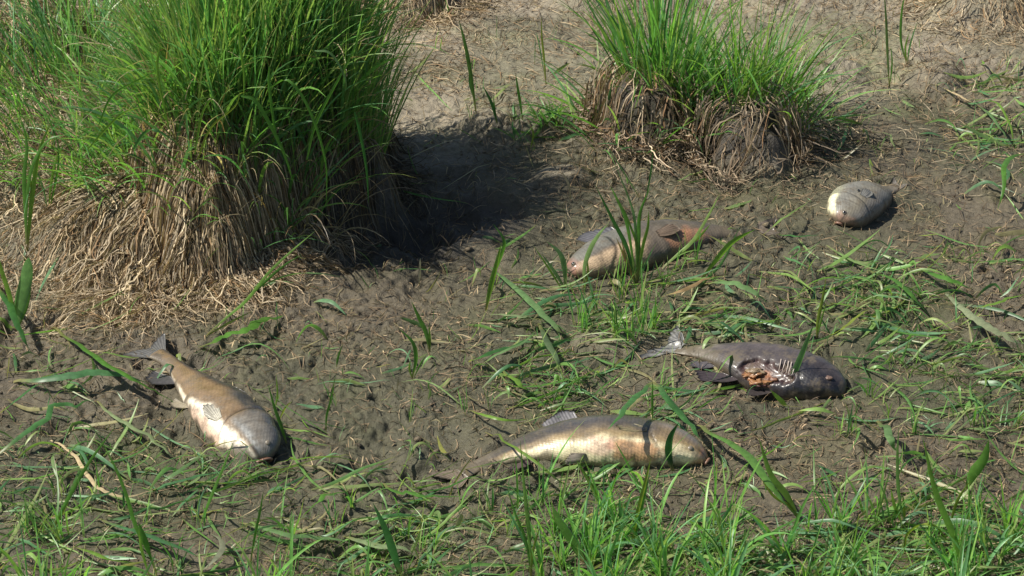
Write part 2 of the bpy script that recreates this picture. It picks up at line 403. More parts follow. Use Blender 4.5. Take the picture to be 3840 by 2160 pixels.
# --- left shoulder tussock
lt = empty('grass_tussock', (-1.15, .42, 0), 'low sprawling tussock of thin arching green blades at the left edge, beside the big tussock', 'grass tussock', 'grass tussocks')
thatch('dead_thatch', MOUNDS[1], 2700, lt, (.1, 1.1), 14, .0115, 6, off=.03, swirl=1.5, wid=.0024)
thatch('dead_thatch', MOUNDS[2], 5600, lt, (.05, 1.0), 12, .0115, 7, off=.03, swirl=1.5, wid=.0024)
tuft('green_blades', lt, (-1.15, .72, .52, .46), 1150, (.18, .46), (.15, .5), (.5, 1.7), (.0028, .005), 23, (0, .85), GREENS)
tuft('green_blades', lt, (-1.0, .40, .22, .2), 170, (.14, .34), (.25, .45), (.8, 1.8), (.003, .005), 24, (0, .8), GREENS)
bt = empty('grass_tussock', (-1.3, 1.2, 0), 'mixed straw and green tussock in the top left corner, behind the sprawling one', 'grass tussock', 'grass tussocks')
thatch('dead_thatch', MOUNDS[3], 2600, bt, (.05, 1.0), 18, .012, 8, off=.03)
thatch('dead_thatch', MOUNDS[4], 2200, bt, (.05, 1.0), 18, .012, 9, off=.03)
tuft('green_blades', bt, (-1.2, 1.2, .7, .4), 650, (.2, .45), (.1, .4), (.2, 1.2), (.003, .0055), 25, (0, .95), GREENS)
for mm_, lab_, sd_ in ((MT, 'low dead brown grass hummock at the top edge, right of the big tussock', 41), (MU, 'pale straw hummock at the top right corner', 42)):
    tt_ = empty('dead_tussock', (mm_[0], mm_[1], 0), lab_, 'grass tussock', 'grass tussocks')
    thatch('dead_thatch', mm_, 800, tt_, (.02, 1.05), 16, .0115, sd_, off=.03, swirl=1.5, wid=.0026)
# --- right tussock: two lobes
rt = empty('grass_tussock', (ML[0], ML[1], 0), 'upright green tussock with brown root skirt, left lobe of the upper right pair', 'grass tussock', 'grass tussocks')
RT = np.array([[.32, .24, .16], [.22, .16, .11], [.42, .33, .23], [.13, .095, .065], [.28, .22, .16], [.22, .13, .07]])
thatch('root_skirt', ML, 640, rt, (.2, 1.15), 19, .0125, 10, off=.06, wid=.0032, swirl=2.6, lift0=.028, tab=RT)
tuft('green_blades', rt, (ML[0]+.04, ML[1]+.05, .15, .16), 300, (.22, .55), (.03, .42), (.05, 1.0), (.004, .0078), 26, (0, .75), GREENS)
tuft('outer_blades', rt, (ML[0]-.03, ML[1], .2, .2), 90, (.18, .34), (.4, .4), (.2, 1.2), (.004, .008), 27, (.4, .9), GREENS)
rt2 = empty('grass_tussock', (MR[0], MR[1], 0), 'feathery green tussock on ragged brown roots, right lobe of the upper right pair', 'grass tussock', 'grass tussocks')
thatch('root_skirt', MR, 640, rt2, (.2, 1.2), 19, .0125, 12, off=.065, wid=.0032, swirl=2.6, lift0=.032, tab=RT)
tuft('green_blades', rt2, (MR[0]+.0, MR[1]+.12, .20, .2), 380, (.14, .46), (.05, .5), (.1, 1.1), (.003, .006), 28, (0, .9), np.vstack([GREENS, [[.16, .30, .04]]]))
for (px, py, nb) in ((2790, 400, 34), (2925, 420, 26), (2610, 290, 26)):
    p = PG(px, py); rg = np.random.default_rng(px)
    root = p[None]+rg.normal(0, .008, (nb, 3))*np.array([1, 1, 0]); az = rg.uniform(-.9, 1.4, nb)
    P, Wd = blades(root, rg.uniform(.12, .24, nb), az, rg.uniform(.05, .5, nb), rg.uniform(.1, .7, nb), None, 9, rg)
    ribbons(P, Wd, rg.uniform(.003, .0055, nb), PROF_BLADE(9), blade_cols(nb, 9, np.array([[.18, .32, .045], [.14, .28, .04]]), .1, rng=rg), 'bright_spray', LEAF, parent=rt2 if px > 2700 else rt)
# long root stalks hanging from the skirts
def strands_px(name, parent, lines, wid, cols, lift=.0, seed=0):
    for q, (pts, wpx) in enumerate(lines):
        leafpx(name, pts, wpx, 'h', STRAWS[q % 5]*1.15, parent=parent, mat=STRAW)

# ------------------------------------------------------------ hand-placed leaves and sprouts
def crm(P, k):
    P = np.asarray(P, float); n = len(P)
    if n == 2: P = np.array([P[0], P[0]*.5+P[1]*.5, P[1]]); n = 3
    Q = np.vstack([2*P[0]-P[1], P, 2*P[-1]-P[-2]]); out = []
    for u in np.linspace(0, n-1, k):
        i = min(int(u), n-2); t = u-i; a, b, c, d = Q[i:i+4]
        out.append(.5*((2*b)+(-a+c)*t+(2*a-5*b+4*c-d)*t*t+(-a+3*b-3*c+d)*t**3))
    return np.array(out)
PXM = 1/1477.
def leafpx(name, pts, wpx, mode, col, label=None, cat=None, group=None, parent=None, mat=None, arch=.02, lean=0.0, tipc=None, basec=None, blunt=False, seed=None, twist=None, k=None, lifts=None):
    """mode f: lies on the ground; u: stands from its first point; h: hangs close to the ground surface"""
    rg = np.random.default_rng(int(pts[0][0]*7+pts[0][1]*3) if seed is None else seed)
    k = k or max(12, 5*len(pts)); Q = crm(pts, k); t = np.linspace(0, 1, k)
    if mode == 'u':
        b = PG(*pts[0]); L = np.hypot(*(np.array(pts[-1])-pts[0]))*PXM
        P = np.array([PY(q[0], q[1], b[1]+lean*L*tt) for q, tt in zip(Q, t)])
        P[0] -= np.array([0, 0, .006])
        P[:, 2] = np.maximum(P[:, 2], HZ(P[:, 0], P[:, 1])+.003*(t > 0)-.006*(t == 0))
        Wt = np.array([1, .25*rg.standard_normal(), .1*rg.standard_normal()])
    else:
        lf = arch*np.sin(np.pi*t)+.004+.014*ss(0, .15, t)*ss(1, .85, t)
        if lifts is not None: lf = np.interp(t, np.linspace(0, 1, len(lifts)), lifts)
        P = np.array([PG(q[0], q[1], l) for q, l in zip(Q, lf)])
        if mode == 'f':
            for _ in range(25): P[1:-1, 2] = np.maximum(P[1:-1, 2], .5*(P[:-2, 2]+P[2:, 2]))
            P[:, 2] = np.maximum(P[:, 2], HZ(P[:, 0], P[:, 1])+.003)
        Wt = None
    T = unit(np.gradient(P, axis=0))
    if Wt is None:
        tw = (rg.uniform(-.5, .5) if twist is None else twist)
        up = np.array([0, -math.sin(tw), math.cos(tw)])
        W = unit(np.cross(T, up))
    else: W = unit(Wt-(T@Wt)[:, None]*T)
    prof = (np.clip(np.minimum(.35+1.6*t, 1.0), 0, 1)*np.clip((1-t**(9 if blunt else 3.2)), .04, 1))
    c = np.repeat(np.array(col)[None], k, 0)*(1+.10*np.sin(t*9+rg.random()*6))[:, None]
    bc = np.array(basec if basec is not None else (.30, .27, .11)); tc = np.array(tipc if tipc is not None else col)
    c = c*(ss(0, .2, t))[:, None]+bc*(1-ss(0, .2, t))[:, None]
    c = c*(1-ss(.8, 1, t))[:, None]+tc*(ss(.8, 1, t))[:, None]
    o = ribbons(P[None], W[None], np.array([wpx*PXM]), prof, c[None], name, mat or LEAF, fold=.28, parent=parent, origin=P[0])
    return tag(o, label, cat, group)
G1 = (.10, .24, .04); G2 = (.075, .20, .06); G3 = (.17, .30, .045); G4 = (.15, .26, .10); G5 = (.05, .15, .035); PALE = (.27, .34, .17); YG = (.24, .30, .05); ST = (.42, .33, .19); BR = (.20, .13, .07); BLG = (.085, .21, .085)
GL = 'grass leaves lying on the mud'
LEAVES = [
 # pts, width px, mode, colour, label, opts
 ([(190,1650),(270,1700),(315,1765),(370,1830),(470,1862),(575,1838)],16,'f',ST,'long straw-coloured stem curving in a U below the brown and cream fish',dict(tipc=ST,basec=ST,arch=.01)),
 ([(570,1842),(620,1815),(700,1795),(800,1772),(850,1765)],27,'f',BLG,'grey-green leaf at the right end of the curved straw stem',dict(arch=.02)),
 ([(355,1505),(420,1555),(500,1605),(590,1665),(665,1730)],19,'f',PALE,'pale silvery green leaf lying diagonally left of the brown and cream fish',dict(arch=.02)),
 ([(-40,1730),(90,1625),(180,1568),(270,1530),(355,1498)],24,'f',G2,'dark green leaf reaching in from the left edge below the long green leaf',dict(arch=.04)),
 ([(190,1225),(320,1310),(430,1385),(560,1455),(675,1528)],28,'f',G1,'long bright green leaf slanting down to the middle of the brown and cream fish',dict(arch=.05)),
 ([(50,1430),(180,1420),(330,1400),(440,1402),(560,1438)],32,'f',BLG,'broad blue-green leaf lying level at the left edge beside the fish tail',dict(arch=.03,tipc=G1)),
 ([(362,1945),(480,1982),(620,2030),(700,2062),(770,2104)],28,'f',BLG,'broad blue-green leaf lying level in the lower left corner region',dict(arch=.03)),
 ([(590,1812),(640,1785),(710,1740),(775,1690)],17,'f',G4,'short green leaf pointing up at the belly of the brown and cream fish',dict(arch=.02)),
 ([(1310,1708),(1200,1712),(1110,1722),(1030,1735)],18,'f',G3,'bright green leaf lying level to the right of the brown fish head',dict(arch=.02)),
 ([(900,1958),(1010,1985),(1110,2012),(1220,2022),(1320,2028)],22,'f',G4,'long light green leaf lying level in the lower left foreground',dict(arch=.02)),
 ([(1320,1840),(1240,1855),(1180,1890),(1135,1940)],20,'f',G1,'curved green leaf bending down in the lower left foreground',dict(arch=.04)),
 ([(0,2135),(50,2085),(130,2062),(220,2058),(290,2052)],20,'f',G1,'green leaf arching over the bottom left corner',dict(arch=.06)),
 ([(285,2052),(340,2068),(420,2098),(530,2112)],20,'f',G3,'bright green leaf continuing right from the bottom left arch',dict(arch=.04)),
 ([(730,2160),(790,2110),(832,2060),(825,2020),(785,2000)],24,'f',(.24,.25,.17),'faded grey leaf curled like a hook at the bottom left',dict(arch=.02)),
 ([(745,1302),(830,1268),(910,1240),(985,1205),(1062,1183)],42,'f',G1,'broad spoon-shaped green leaf lying at the foot of the big tussock',dict(arch=.03,blunt=True)),
 ([(2130,1265),(2060,1205),(1980,1120),(1900,1050),(1830,1000)],30,'f',G4,'long green leaf slanting up to the left from the small central tuft',dict(arch=.04)),
 ([(2030,1202),(1960,1188),(1890,1180),(1825,1178)],18,'f',PALE,'pale thin leaf pointing left from the central leaf fork',dict(arch=.02)),
 ([(2020,1212),(2050,1275),(2085,1340),(2112,1392)],28,'f',(.13,.19,.09),'dull grey-green leaf hanging down below the central leaf fork',dict(arch=.02)),
 ([(1755,1358),(1830,1325),(1920,1300),(2012,1250)],34,'f',G5,'broad dark green leaf left of the small central tuft',dict(arch=.02)),
 ([(1790,1375),(1880,1320),(1960,1285),(2010,1240)],16,'f',G4,'light leaf lying over the broad dark green one at centre',dict(arch=.04)),
 ([(2640,1062),(2720,1058),(2800,1080),(2850,1110),(2885,1142)],26,'f',G4,'arching green leaf below the tail of the reddish sunken fish',dict(arch=.05)),
 ([(2500,1105),(2560,1088),(2620,1060),(2690,1030)],18,'f',(.22,.15,.07),'brown woody stalk lying below the reddish sunken fish',dict(arch=.015,tipc=(.24,.2,.07))),
 ([(2860,882),(2915,835),(2980,790),(3038,755)],13,'f',(.20,.30,.09),'thin green blade between the reddish fish and the round grey fish',dict(arch=.03)),
 ([(3548,1100),(3640,1180),(3740,1245),(3860,1310)],40,'f',(.30,.34,.20),'wide pale leaf slanting down to the right edge',dict(arch=.04,basec=(.34,.36,.24))),
 ([(3250,1015),(3340,1040),(3400,1085),(3450,1140),(3495,1195)],24,'f',G1,'green leaf bending down to the right, right of the middle',dict(arch=.03)),
 ([(3115,1135),(3180,1142),(3250,1165)],24,'f',G3,'short bright leaf lying right of the dark rotting fish',dict(arch=.02)),
 ([(3440,1000),(3510,1030),(3580,1055),(3650,1085)],26,'f',G1,'green leaf in the patch above the wide pale leaf',dict(arch=.03)),
 ([(3640,1160),(3720,1140),(3790,1120),(3850,1100)],16,'f',G3,'thin bright leaf crossing above the wide pale leaf at the right edge',dict(arch=.02)),
 ([(3310,1232),(3400,1248),(3500,1262),(3590,1282)],22,'f',G1,'green leaf lying level below the wide pale leaf',dict(arch=.02)),
 ([(3100,1265),(3160,1230),(3230,1175),(3260,1160)],16,'f',YG,'yellow-green stem rising right of the dark rotting fish head',dict(arch=.02)),
 ([(1290,2010),(1360,2028),(1430,2046),(1500,2050),(1560,2078)],34,'f',(.28,.36,.18),'thick pale leaf sheath at the bottom, left of the dark upright blade',dict(arch=.02)),
 ([(1760,1540),(1830,1560),(1900,1575),(1990,1572)],13,'f',G3,'thin bright blade curving just left of the silvery fish back',dict(arch=.03)),
 ([(1820,1620),(1900,1660),(2000,1725),(2080,1790),(2170,1850)],13,'f',(.16,.25,.05),'thin olive blade crossing over the tail of the silvery fish',dict(arch=.09)),
 ([(2600,1592),(2700,1640),(2800,1700),(2870,1790),(2940,1880),(3000,1950)],38,'f',(.13,.27,.06),'very long broad leaf slanting from the silvery fish head to lower right',dict(arch=.08)),
 ([(1740,1760),(1830,1740),(1900,1722),(1990,1705)],18,'f',(.12,.19,.06),'olive leaf tucked under the tail of the silvery fish',dict(arch=.07)),
 ([(3290,1575),(3325,1620),(3350,1665),(3362,1700)],30,'f',G4,'wide green leaf standing out in the lower right foreground',dict(arch=.05)),
 ([(1430,1815),(1500,1848),(1600,1860),(1740,1862)],20,'f',G1,'green leaf lying level below the tail of the silvery fish',dict(arch=.02)),
 ([(1360,1960),(1430,1938),(1500,1930),(1590,1935)],18,'f',G2,'green leaf lying level just left of bottom centre',dict(arch=.03)),
 ([(3540,330),(3600,360),(3660,392)],13,'f',ST,'straw-coloured stem base near the top right edge',dict(arch=.02,tipc=PALE)),
 ([(3660,390),(3710,425),(3750,480),(3790,540)],15,'f',G4,'green leaf running on from the straw stem near the right edge',dict(arch=.04)),
 ([(3620,372),(3700,375),(3750,395),(3790,480),(3805,560)],13,'f',G3,'bent green leaf in the tangle near the right edge, upper one',dict(arch=.05)),
 ([(3520,480),(3600,478),(3680,470),(3760,478)],14,'f',G1,'thin green leaf lying level near the upper right edge',dict(arch=.02)),
 ([(3665,668),(3730,690),(3790,715),(3860,745)],20,'f',(.42,.48,.36),'whitish thick stem lying at the right edge above the middle',dict(arch=.02,basec=PALE)),
 ([(3850,575),(3800,585),(3765,625),(3765,700),(3740,790)],24,'f',G1,'green leaf folded over the whitish stem at the right edge',dict(arch=.07)),
 ([(2880,480),(2990,488),(3080,500),(3180,490)],16,'f',G1,'green leaf lying level behind the round grey fish',dict(arch=.02)),
 ([(3270,492),(3320,505),(3350,540),(3362,570)],10,'f',(.25,.32,.13),'pale thin blade curving down behind the round grey fish',dict(arch=.02)),
 ([(3180,470),(3160,530),(3130,580)],16,'f',G2,'short dark leaf crossing behind the round grey fish',dict(arch=.02)),
 ([(2910,878),(2980,885),(3080,882)],14,'f',G2,'dull leaf lying level between the two upper fish',dict(arch=.01)),
 ([(1895,1440),(1960,1450),(2050,1440),(2150,1420),(2260,1400)],20,'f',G1,'green leaf lying level above the back of the silvery fish',dict(arch=.02)),
 ([(1880,1395),(1930,1420),(1960,1450),(2000,1465)],22,'f',G3,'bright crumpled leaf left of the flattened green patch',dict(arch=.02)),
 ([(0,1550),(60,1500),(150,1440),(200,1500)],14,'f',G2,'dark thin leaf crossing at the left edge above the dark green one',dict(arch=.05)),
 ([(-20,1060),(30,1140),(70,1230),(120,1330)],30,'f',G5,'dark green leaf leaning at the left edge under the broad upright leaf',dict(arch=.05)),
]
for pts, wpx, mode, col, label, opt in LEAVES:
    dry = col is ST or col == (.22,.15,.07)
    leafpx('dry_grass_stalk' if dry else 'grass_leaf', pts, wpx, mode, col, label, 'grass leaf', GL, mat=STRAW if dry else LEAF, **opt)
def sprout(name, label, base, leaves, cat='grass sprout', group='grass sprouts in the mud', lean=.1):
    b = PG(*base); e = empty(name, b, label, cat, group)
    for q, L in enumerate(leaves):
        pts, wpx, col = L[:3]; opt = dict(L[3]) if len(L) > 3 else {}
        nm_ = opt.pop('name', 'blade'); opt.setdefault('lean', lean)
        md = opt.pop('mode', 'u')
        if md == 'u':                       # every blade keeps the depth of the sprout's base
            pts = list(pts)
        leafpx(nm_, pts, wpx, md, col, parent=e, seed=q+int(base[0]), **opt)
    return e
SP = [
 ('green grass stem forking into two wide leaves over the back of the silvery fish', (2447,1585), [([(2447,1432),(2400,1480),(2345,1540),(2278,1612)],26,G2,dict(mode='f',lifts=[.10,.12,.13,.13])),([(2450,1432),(2510,1500),(2570,1575),(2645,1668)],34,G2,dict(mode='f',lifts=[.10,.11,.10,.05])),([(2447,1585),(2446,1500),(2448,1430)],9,G1)]),
 ('dark green leaf standing up before the cheek of the silvery fish', (2524,1768), [([(2524,1768),(2508,1700),(2515,1640),(2545,1585)],28,(.03,.11,.04))]),
 ('broad flat bright leaf standing up at the left edge below the tussock', (60,1240), [([(60,1240),(72,1150),(95,1050),(108,965)],50,(.14,.29,.09),dict(blunt=True)),([(62,1240),(100,1140),(118,1040)],18,G1),([(60,1240),(40,1130),(0,1000),(-30,900)],22,G3),([(55,1240),(20,1260),(-20,1330)],26,G3)]),
 ('tall thin sprout with arching blades near the left edge, left of the mound', (100,945), [([(100,945),(98,820),(105,700),(130,600),(190,520),(290,500)],15,G1),([(100,945),(95,800),(90,660),(100,540),(70,420)],18,G1),([(102,945),(112,820),(125,700),(150,560),(200,440)],20,G3),([(100,945),(108,870),(118,760),(112,620)],12,YG)]),
 ('small two-bladed sprout right of the tall one at the left edge', (182,800), [([(182,800),(190,700),(210,600),(250,520)],12,G3),([(182,800),(205,700),(220,610),(215,540)],10,G1),([(180,800),(165,720),(140,650),(110,620)],9,G4)]),
 ('forked yellow-stemmed sprig leaning right at the foot of the big tussock', (765,1265), [([(765,1265),(850,1190),(925,1125),(1010,1020),(1095,940),(1180,868)],13,(.15,.28,.05)),([(900,1145),(980,1070),(1060,1000),(1130,955)],12,G1),([(930,1110),(1010,1060),(1090,1030),(1190,1025),(1290,1040)],9,G4),([(960,1085),(1050,1055),(1130,1070),(1200,1115)],9,G4),([(765,1265),(860,1210),(950,1165)],9,YG)]),
 ('folded green sprout standing at the lower edge of the dark shadow', (1822,1165), [([(1822,1165),(1840,1080),(1862,990),(1880,912)],22,G3),([(1880,912),(1845,915),(1815,930),(1815,985),(1822,1040)],13,G4,dict(mode='u')),([(1845,1050),(1880,960),(1890,900),(1850,840)],16,G1),([(1880,915),(1900,950),(1915,1000)],18,G2)]),
 ('dead straw stub standing just below the dark shadow', (1572,1072), [([(1572,1072),(1574,1020),(1576,968)],9,(.5,.42,.26),dict(mat=STRAW,blunt=True))]),
 ('little sprout with a sideways leaf on the open mud below the shadow', (1612,1320), [([(1612,1320),(1598,1250),(1570,1190),(1543,1130)],18,G1),([(1590,1230),(1550,1210),(1500,1190)],22,G4),([(1612,1320),(1612,1270),(1608,1215)],10,G3)]),
 ('curved green sprout on open mud left of the central tuft', (1545,1420), [([(1545,1420),(1560,1350),(1548,1285),(1495,1230)],16,G1),([(1545,1420),(1535,1380),(1540,1350)],9,G3),([(1550,1420),(1580,1360),(1600,1330)],7,G1)]),
 ('fan of upright green blades standing in front of the reddish sunken fish', (2385,1065), [([(2385,1065),(2350,930),(2300,830),(2230,690)],18,G5),([(2385,1065),(2365,920),(2345,820),(2310,740),(2290,700)],14,G1),([(2388,1065),(2385,900),(2370,780),(2300,600)],12,G4),([(2390,1065),(2395,900),(2400,800),(2440,700)],16,G1),([(2380,1065),(2340,960),(2310,890)],12,(.22,.16,.06)),([(2390,1065),(2410,930),(2430,850),(2432,790)],14,G3),([(2385,1065),(2390,930),(2365,850),(2330,760)],11,G3),([(2380,1065),(2350,970),(2330,900)],11,(.30,.2,.08)),([(2392,1065),(2400,940),(2385,860)],10,(.25,.19,.08))]),
 ('two light green blades bent over the peach head of the sunken fish', (2190,1080), [([(2190,1080),(2192,1000),(2215,930),(2245,880),(2280,840)],20,(.22,.34,.12)),([(2195,1080),(2205,1020),(2200,960)],9,YG)]),
 ('green blade bent like a knee left of the sunken fish head', (2120,1090), [([(2120,1090),(2118,1010),(2100,950),(2050,905)],22,G4),([(2120,1085),(2080,1020),(2030,950)],14,G4),([(2110,1090),(2060,1010),(2000,920)],9,G3)]),
 ('pale forked sprig rising right of the sunken fish belly', (2478,1010), [([(2478,1010),(2540,955),(2600,900),(2655,810),(2700,725)],15,(.22,.33,.09),dict(basec=(.5,.46,.28))),([(2570,930),(2620,890),(2665,840)],12,G3),([(2600,900),(2680,900),(2760,915)],9,G3)]),
 ('thick green stem with a bright highlight below the sunken fish tail', (2625,1055), [([(2625,1055),(2680,985),(2735,920),(2785,885),(2830,862)],26,(.17,.31,.05)),([(2625,1055),(2660,1010),(2700,960)],12,YG)]),
 ('yellow-green slender sprout above the dark rotting fish', (3062,1270), [([(3062,1270),(3068,1200),(3085,1120),(3098,1040)],14,YG),([(3062,1270),(3080,1200),(3100,1130)],8,G3)]),
 ('single grey-green blade standing across the dark rotting fish', (2940,1500), [([(2940,1500),(2975,1410),(3015,1310),(3052,1215)],26,(.12,.24,.09),dict(basec=(.2,.3,.15)))]),
 ('short bright leaf stub below the dark rotting fish belly', (2955,1530), [([(2955,1530),(2925,1500),(2888,1462)],20,G3,dict(basec=(.6,.6,.45)))]),
 ('dark upright blade at the bottom edge left of centre', (1505,2170), [([(1505,2170),(1475,2080),(1445,1990),(1398,1885)],34,(.05,.16,.045))]),
 ('tall single thin stalk crossing the tail of the silvery fish', (1992,2165), [([(1992,2165),(1985,2020),(1968,1850),(1950,1650)],14,(.15,.27,.06)),([(1990,2165),(1975,2040),(1930,1920),(1900,1820)],9,G1),([(1992,2165),(2000,2060),(2030,1960)],8,YG)]),
 ('straight bright blade leaning left under the silvery fish belly', (2280,1930), [([(2280,1930),(2240,1860),(2200,1790),(2160,1720)],14,(.18,.32,.05))]),
 ('wide pointed leaf leaning left in the bottom foreground', (2190,2110), [([(2190,2110),(2150,2040),(2105,1970),(2070,1895)],40,(.13,.26,.06)),([(2195,2110),(2200,2010),(2190,1940)],12,G1)]),
 ('thin twin stems leaning right over the bottom foreground', (2370,2050), [([(2370,2050),(2390,1930),(2420,1810),(2440,1720)],15,YG),([(2372,2050),(2400,1930),(2440,1760)],12,G1)]),
 ('lens-shaped green leaf standing up at lower right', (3625,1845), [([(3625,1845),(3650,1780),(3690,1720),(3708,1650)],42,(.13,.27,.05))]),
 ('long green stem with side blades running down to the bottom right', (3625,2170), [([(3625,2170),(3575,2010),(3510,1850),(3460,1640)],24,(.16,.3,.05)),([(3600,2100),(3560,1960),(3500,1860)],18,G3),([(3615,2160),(3650,2050),(3680,1950)],12,G1),([(3560,1980),(3590,1880),(3640,1800)],12,YG)]),
 ('slim green stalk with a pale base in the lower right', (3395,1985), [([(3395,1985),(3370,1850),(3365,1720),(3370,1600)],13,(.12,.22,.06),dict(basec=(.4,.36,.22))),([(3390,1980),(3355,1900),(3340,1830)],14,G3),([(3395,1980),(3390,1900),(3385,1850)],10,YG)]),
 ('yellow arching blade at the bottom right corner region', (3392,2075), [([(3392,2075),(3400,2010),(3450,1970),(3510,1975),(3560,2040)],13,YG,dict(lean=.0)),([(3392,2075),(3395,2030),(3402,1990)],10,G1)]),
 ('olive leaf bundle rising to the left in the right foreground', (2998,1955), [([(2998,1955),(2950,1860),(2890,1780),(2845,1640)],26,(.15,.25,.05)),([(2998,1955),(2960,1900),(2900,1860),(2850,1790)],14,YG)]),
 ('single straw stem leaning right beside the forked sprig', (3000,2150), [([(2720,2160),(2790,2080),(2880,2010),(2960,1960),(3060,1900)],15,G1,dict(mode='f',arch=.06))]),
 ('slender green sprout crossing the straw stem at lower left', (190,1992), [([(190,1992),(250,1880),(330,1740),(432,1600)],14,G1),([(190,1992),(220,1950),(260,1880)],9,YG)]),
 ('tall green stem crossing the curved straw stem at lower left', (590,2165), [([(590,2165),(560,2080),(510,1980),(470,1850),(430,1750),(385,1668)],17,(.10,.24,.04)),([(565,2090),(540,2020),(520,1960)],22,G1),([(560,2165),(530,2060),(520,1980)],12,G3)]),
 ('thin green sprout standing in front of the brown fish head', (745,1985), [([(745,1985),(780,1890),(830,1770),(878,1650)],12,G1)]),
 ('very thin stalk at the lower left of the bottom foreground', (938,2115), [([(938,2115),(958,2000),(975,1920),(988,1840)],10,G1)]),
 ('thin sprout right of the brown fish head', (1075,1665), [([(1075,1665),(1055,1600),(1030,1530),(1005,1440)],14,G1),([(1045,1580),(1070,1530),(1095,1505)],8,YG),([(1030,1530),(1040,1480),(1035,1400)],8,G3)]),
 ('lone hair-thin blade on the open mud right of the brown fish', (1222,1620), [([(1222,1620),(1225,1560),(1240,1500),(1260,1400)],9,G1),([(1262,1375),(1268,1340),(1285,1290)],9,G1)]),
 ('tall thin pair of grass stalks near the top right', (3335,330), [([(3335,330),(3328,200),(3322,60),(3315,-30)],12,(.10,.16,.05)),([(3335,330),(3345,240),(3340,170)],8,G1)]),
 ('leafy thin sprout beside the tall stalk pair near the top right', (3400,240), [([(3400,240),(3378,150),(3382,40),(3395,-20)],12,G1),([(3400,240),(3415,160),(3440,80)],8,G2),([(3402,240),(3395,180),(3410,120)],9,G3)]),
 ('thin green stalk on the dry bank right of the big tussock', (1785,420), [([(1785,420),(1765,280),(1745,170),(1720,70)],18,(.09,.18,.04)),([(1780,380),(1760,300),(1775,200)],8,G2)]),
 ('leaning sprout on the dry bank above the shadow', (1865,465), [([(1865,465),(1845,390),(1810,320)],14,G5),([(1865,465),(1855,410),(1850,350)],8,G1)]),
 ('single blade standing right of the leaning sprout on the bank', (1960,450), [([(1960,450),(1950,380),(1940,320),(1935,280)],12,G1)]),
 ('upright straw-green stalk in the upper middle of the bank', (2048,320), [([(2048,320),(2040,220),(2032,140),(2030,60)],10,YG),([(2045,300),(2020,160),(2010,120)],7,G2)]),
 ('wide-bladed green sprout leaning right at the foot of the left lobe', (2215,478), [([(2215,478),(2250,420),(2285,360),(2300,305)],24,G2),([(2215,478),(2270,430),(2330,370),(2340,350)],13,YG),([(2210,478),(2230,420),(2250,370)],10,G3)]),
 ('small green weed on the dark clod above the shadow', (1995,520), [([(1995,520),(1970,505),(1950,490)],18,G3),([(1995,520),(2020,490),(2035,465)],14,G1),([(1995,520),(2030,515),(2090,515)],14,G1),([(1990,560),(2000,500),(1985,470)],9,YG)]),
 ('thin pale green shoot above the sunken fish', (2400,745), [([(2400,745),(2360,680),(2310,600),(2260,520)],7,G4),([(2420,760),(2440,650),(2450,560)],8,G2)]),
 ('dead curved straw standing left of the sunken fish', (2140,750), [([(2140,750),(2132,690),(2105,640)],10,ST,dict(mat=STRAW))]),
]
for label, base, lv in SP: sprout('dead_stalk' if 'dead' in label else 'grass_sprout', label, base, lv)

# long arching blades of the big tussock, drawn over its front
AB = [([(1010,330),(1080,300),(1150,390),(1200,520),(1225,640),(1222,780)],11,G1),([(905,360),(960,380),(1030,500),(1075,600),(1100,690)],14,G1),([(1180,190),(1240,200),(1290,280),(1300,330)],9,G4),
 ([(1330,420),(1355,520),(1375,640),(1382,760)],11,(.05,.17,.04)),([(1010,250),(1010,330),(1030,480),(1035,520)],11,G1),([(730,580),(760,420),(815,350)],9,G3),([(600,170),(590,260),(620,420),(640,500)],10,G3),([(370,470),(420,360),(520,300),(620,250)],9,G1),([(330,560),(400,480),(470,420),(560,400)],9,G3),([(905,60),(900,160),(915,280),(912,400)],10,G3),([(500,560),(540,500),(590,490),(670,540)],13,G2),([(740,600),(790,480),(880,400),(900,340)],8,YG),([(1150,600),(1190,450),(1320,200),(1370,60)],10,G1)]
for q, (pts, wpx, col) in enumerate(AB):
    k = 16; Q = crm(pts, k); yy = -.02+.02*q % .05
    P = np.array([PY(a, b_, yy) for a, b_ in Q]); T = unit(np.gradient(P, axis=0)); W = unit(np.array([1, .1, .1])-(T@np.array([1, .1, .1]))[:, None]*T)
    t = np.linspace(0, 1, k)
    ribbons(P[None], W[None], np.array([wpx*PXM]), np.clip(1-t**3.5, .05, 1)*np.clip(.5+2*t, 0, 1), np.repeat(np.array(col)[None], k, 0)[None], 'arching_blade', LEAF, fold=.25, parent=big)
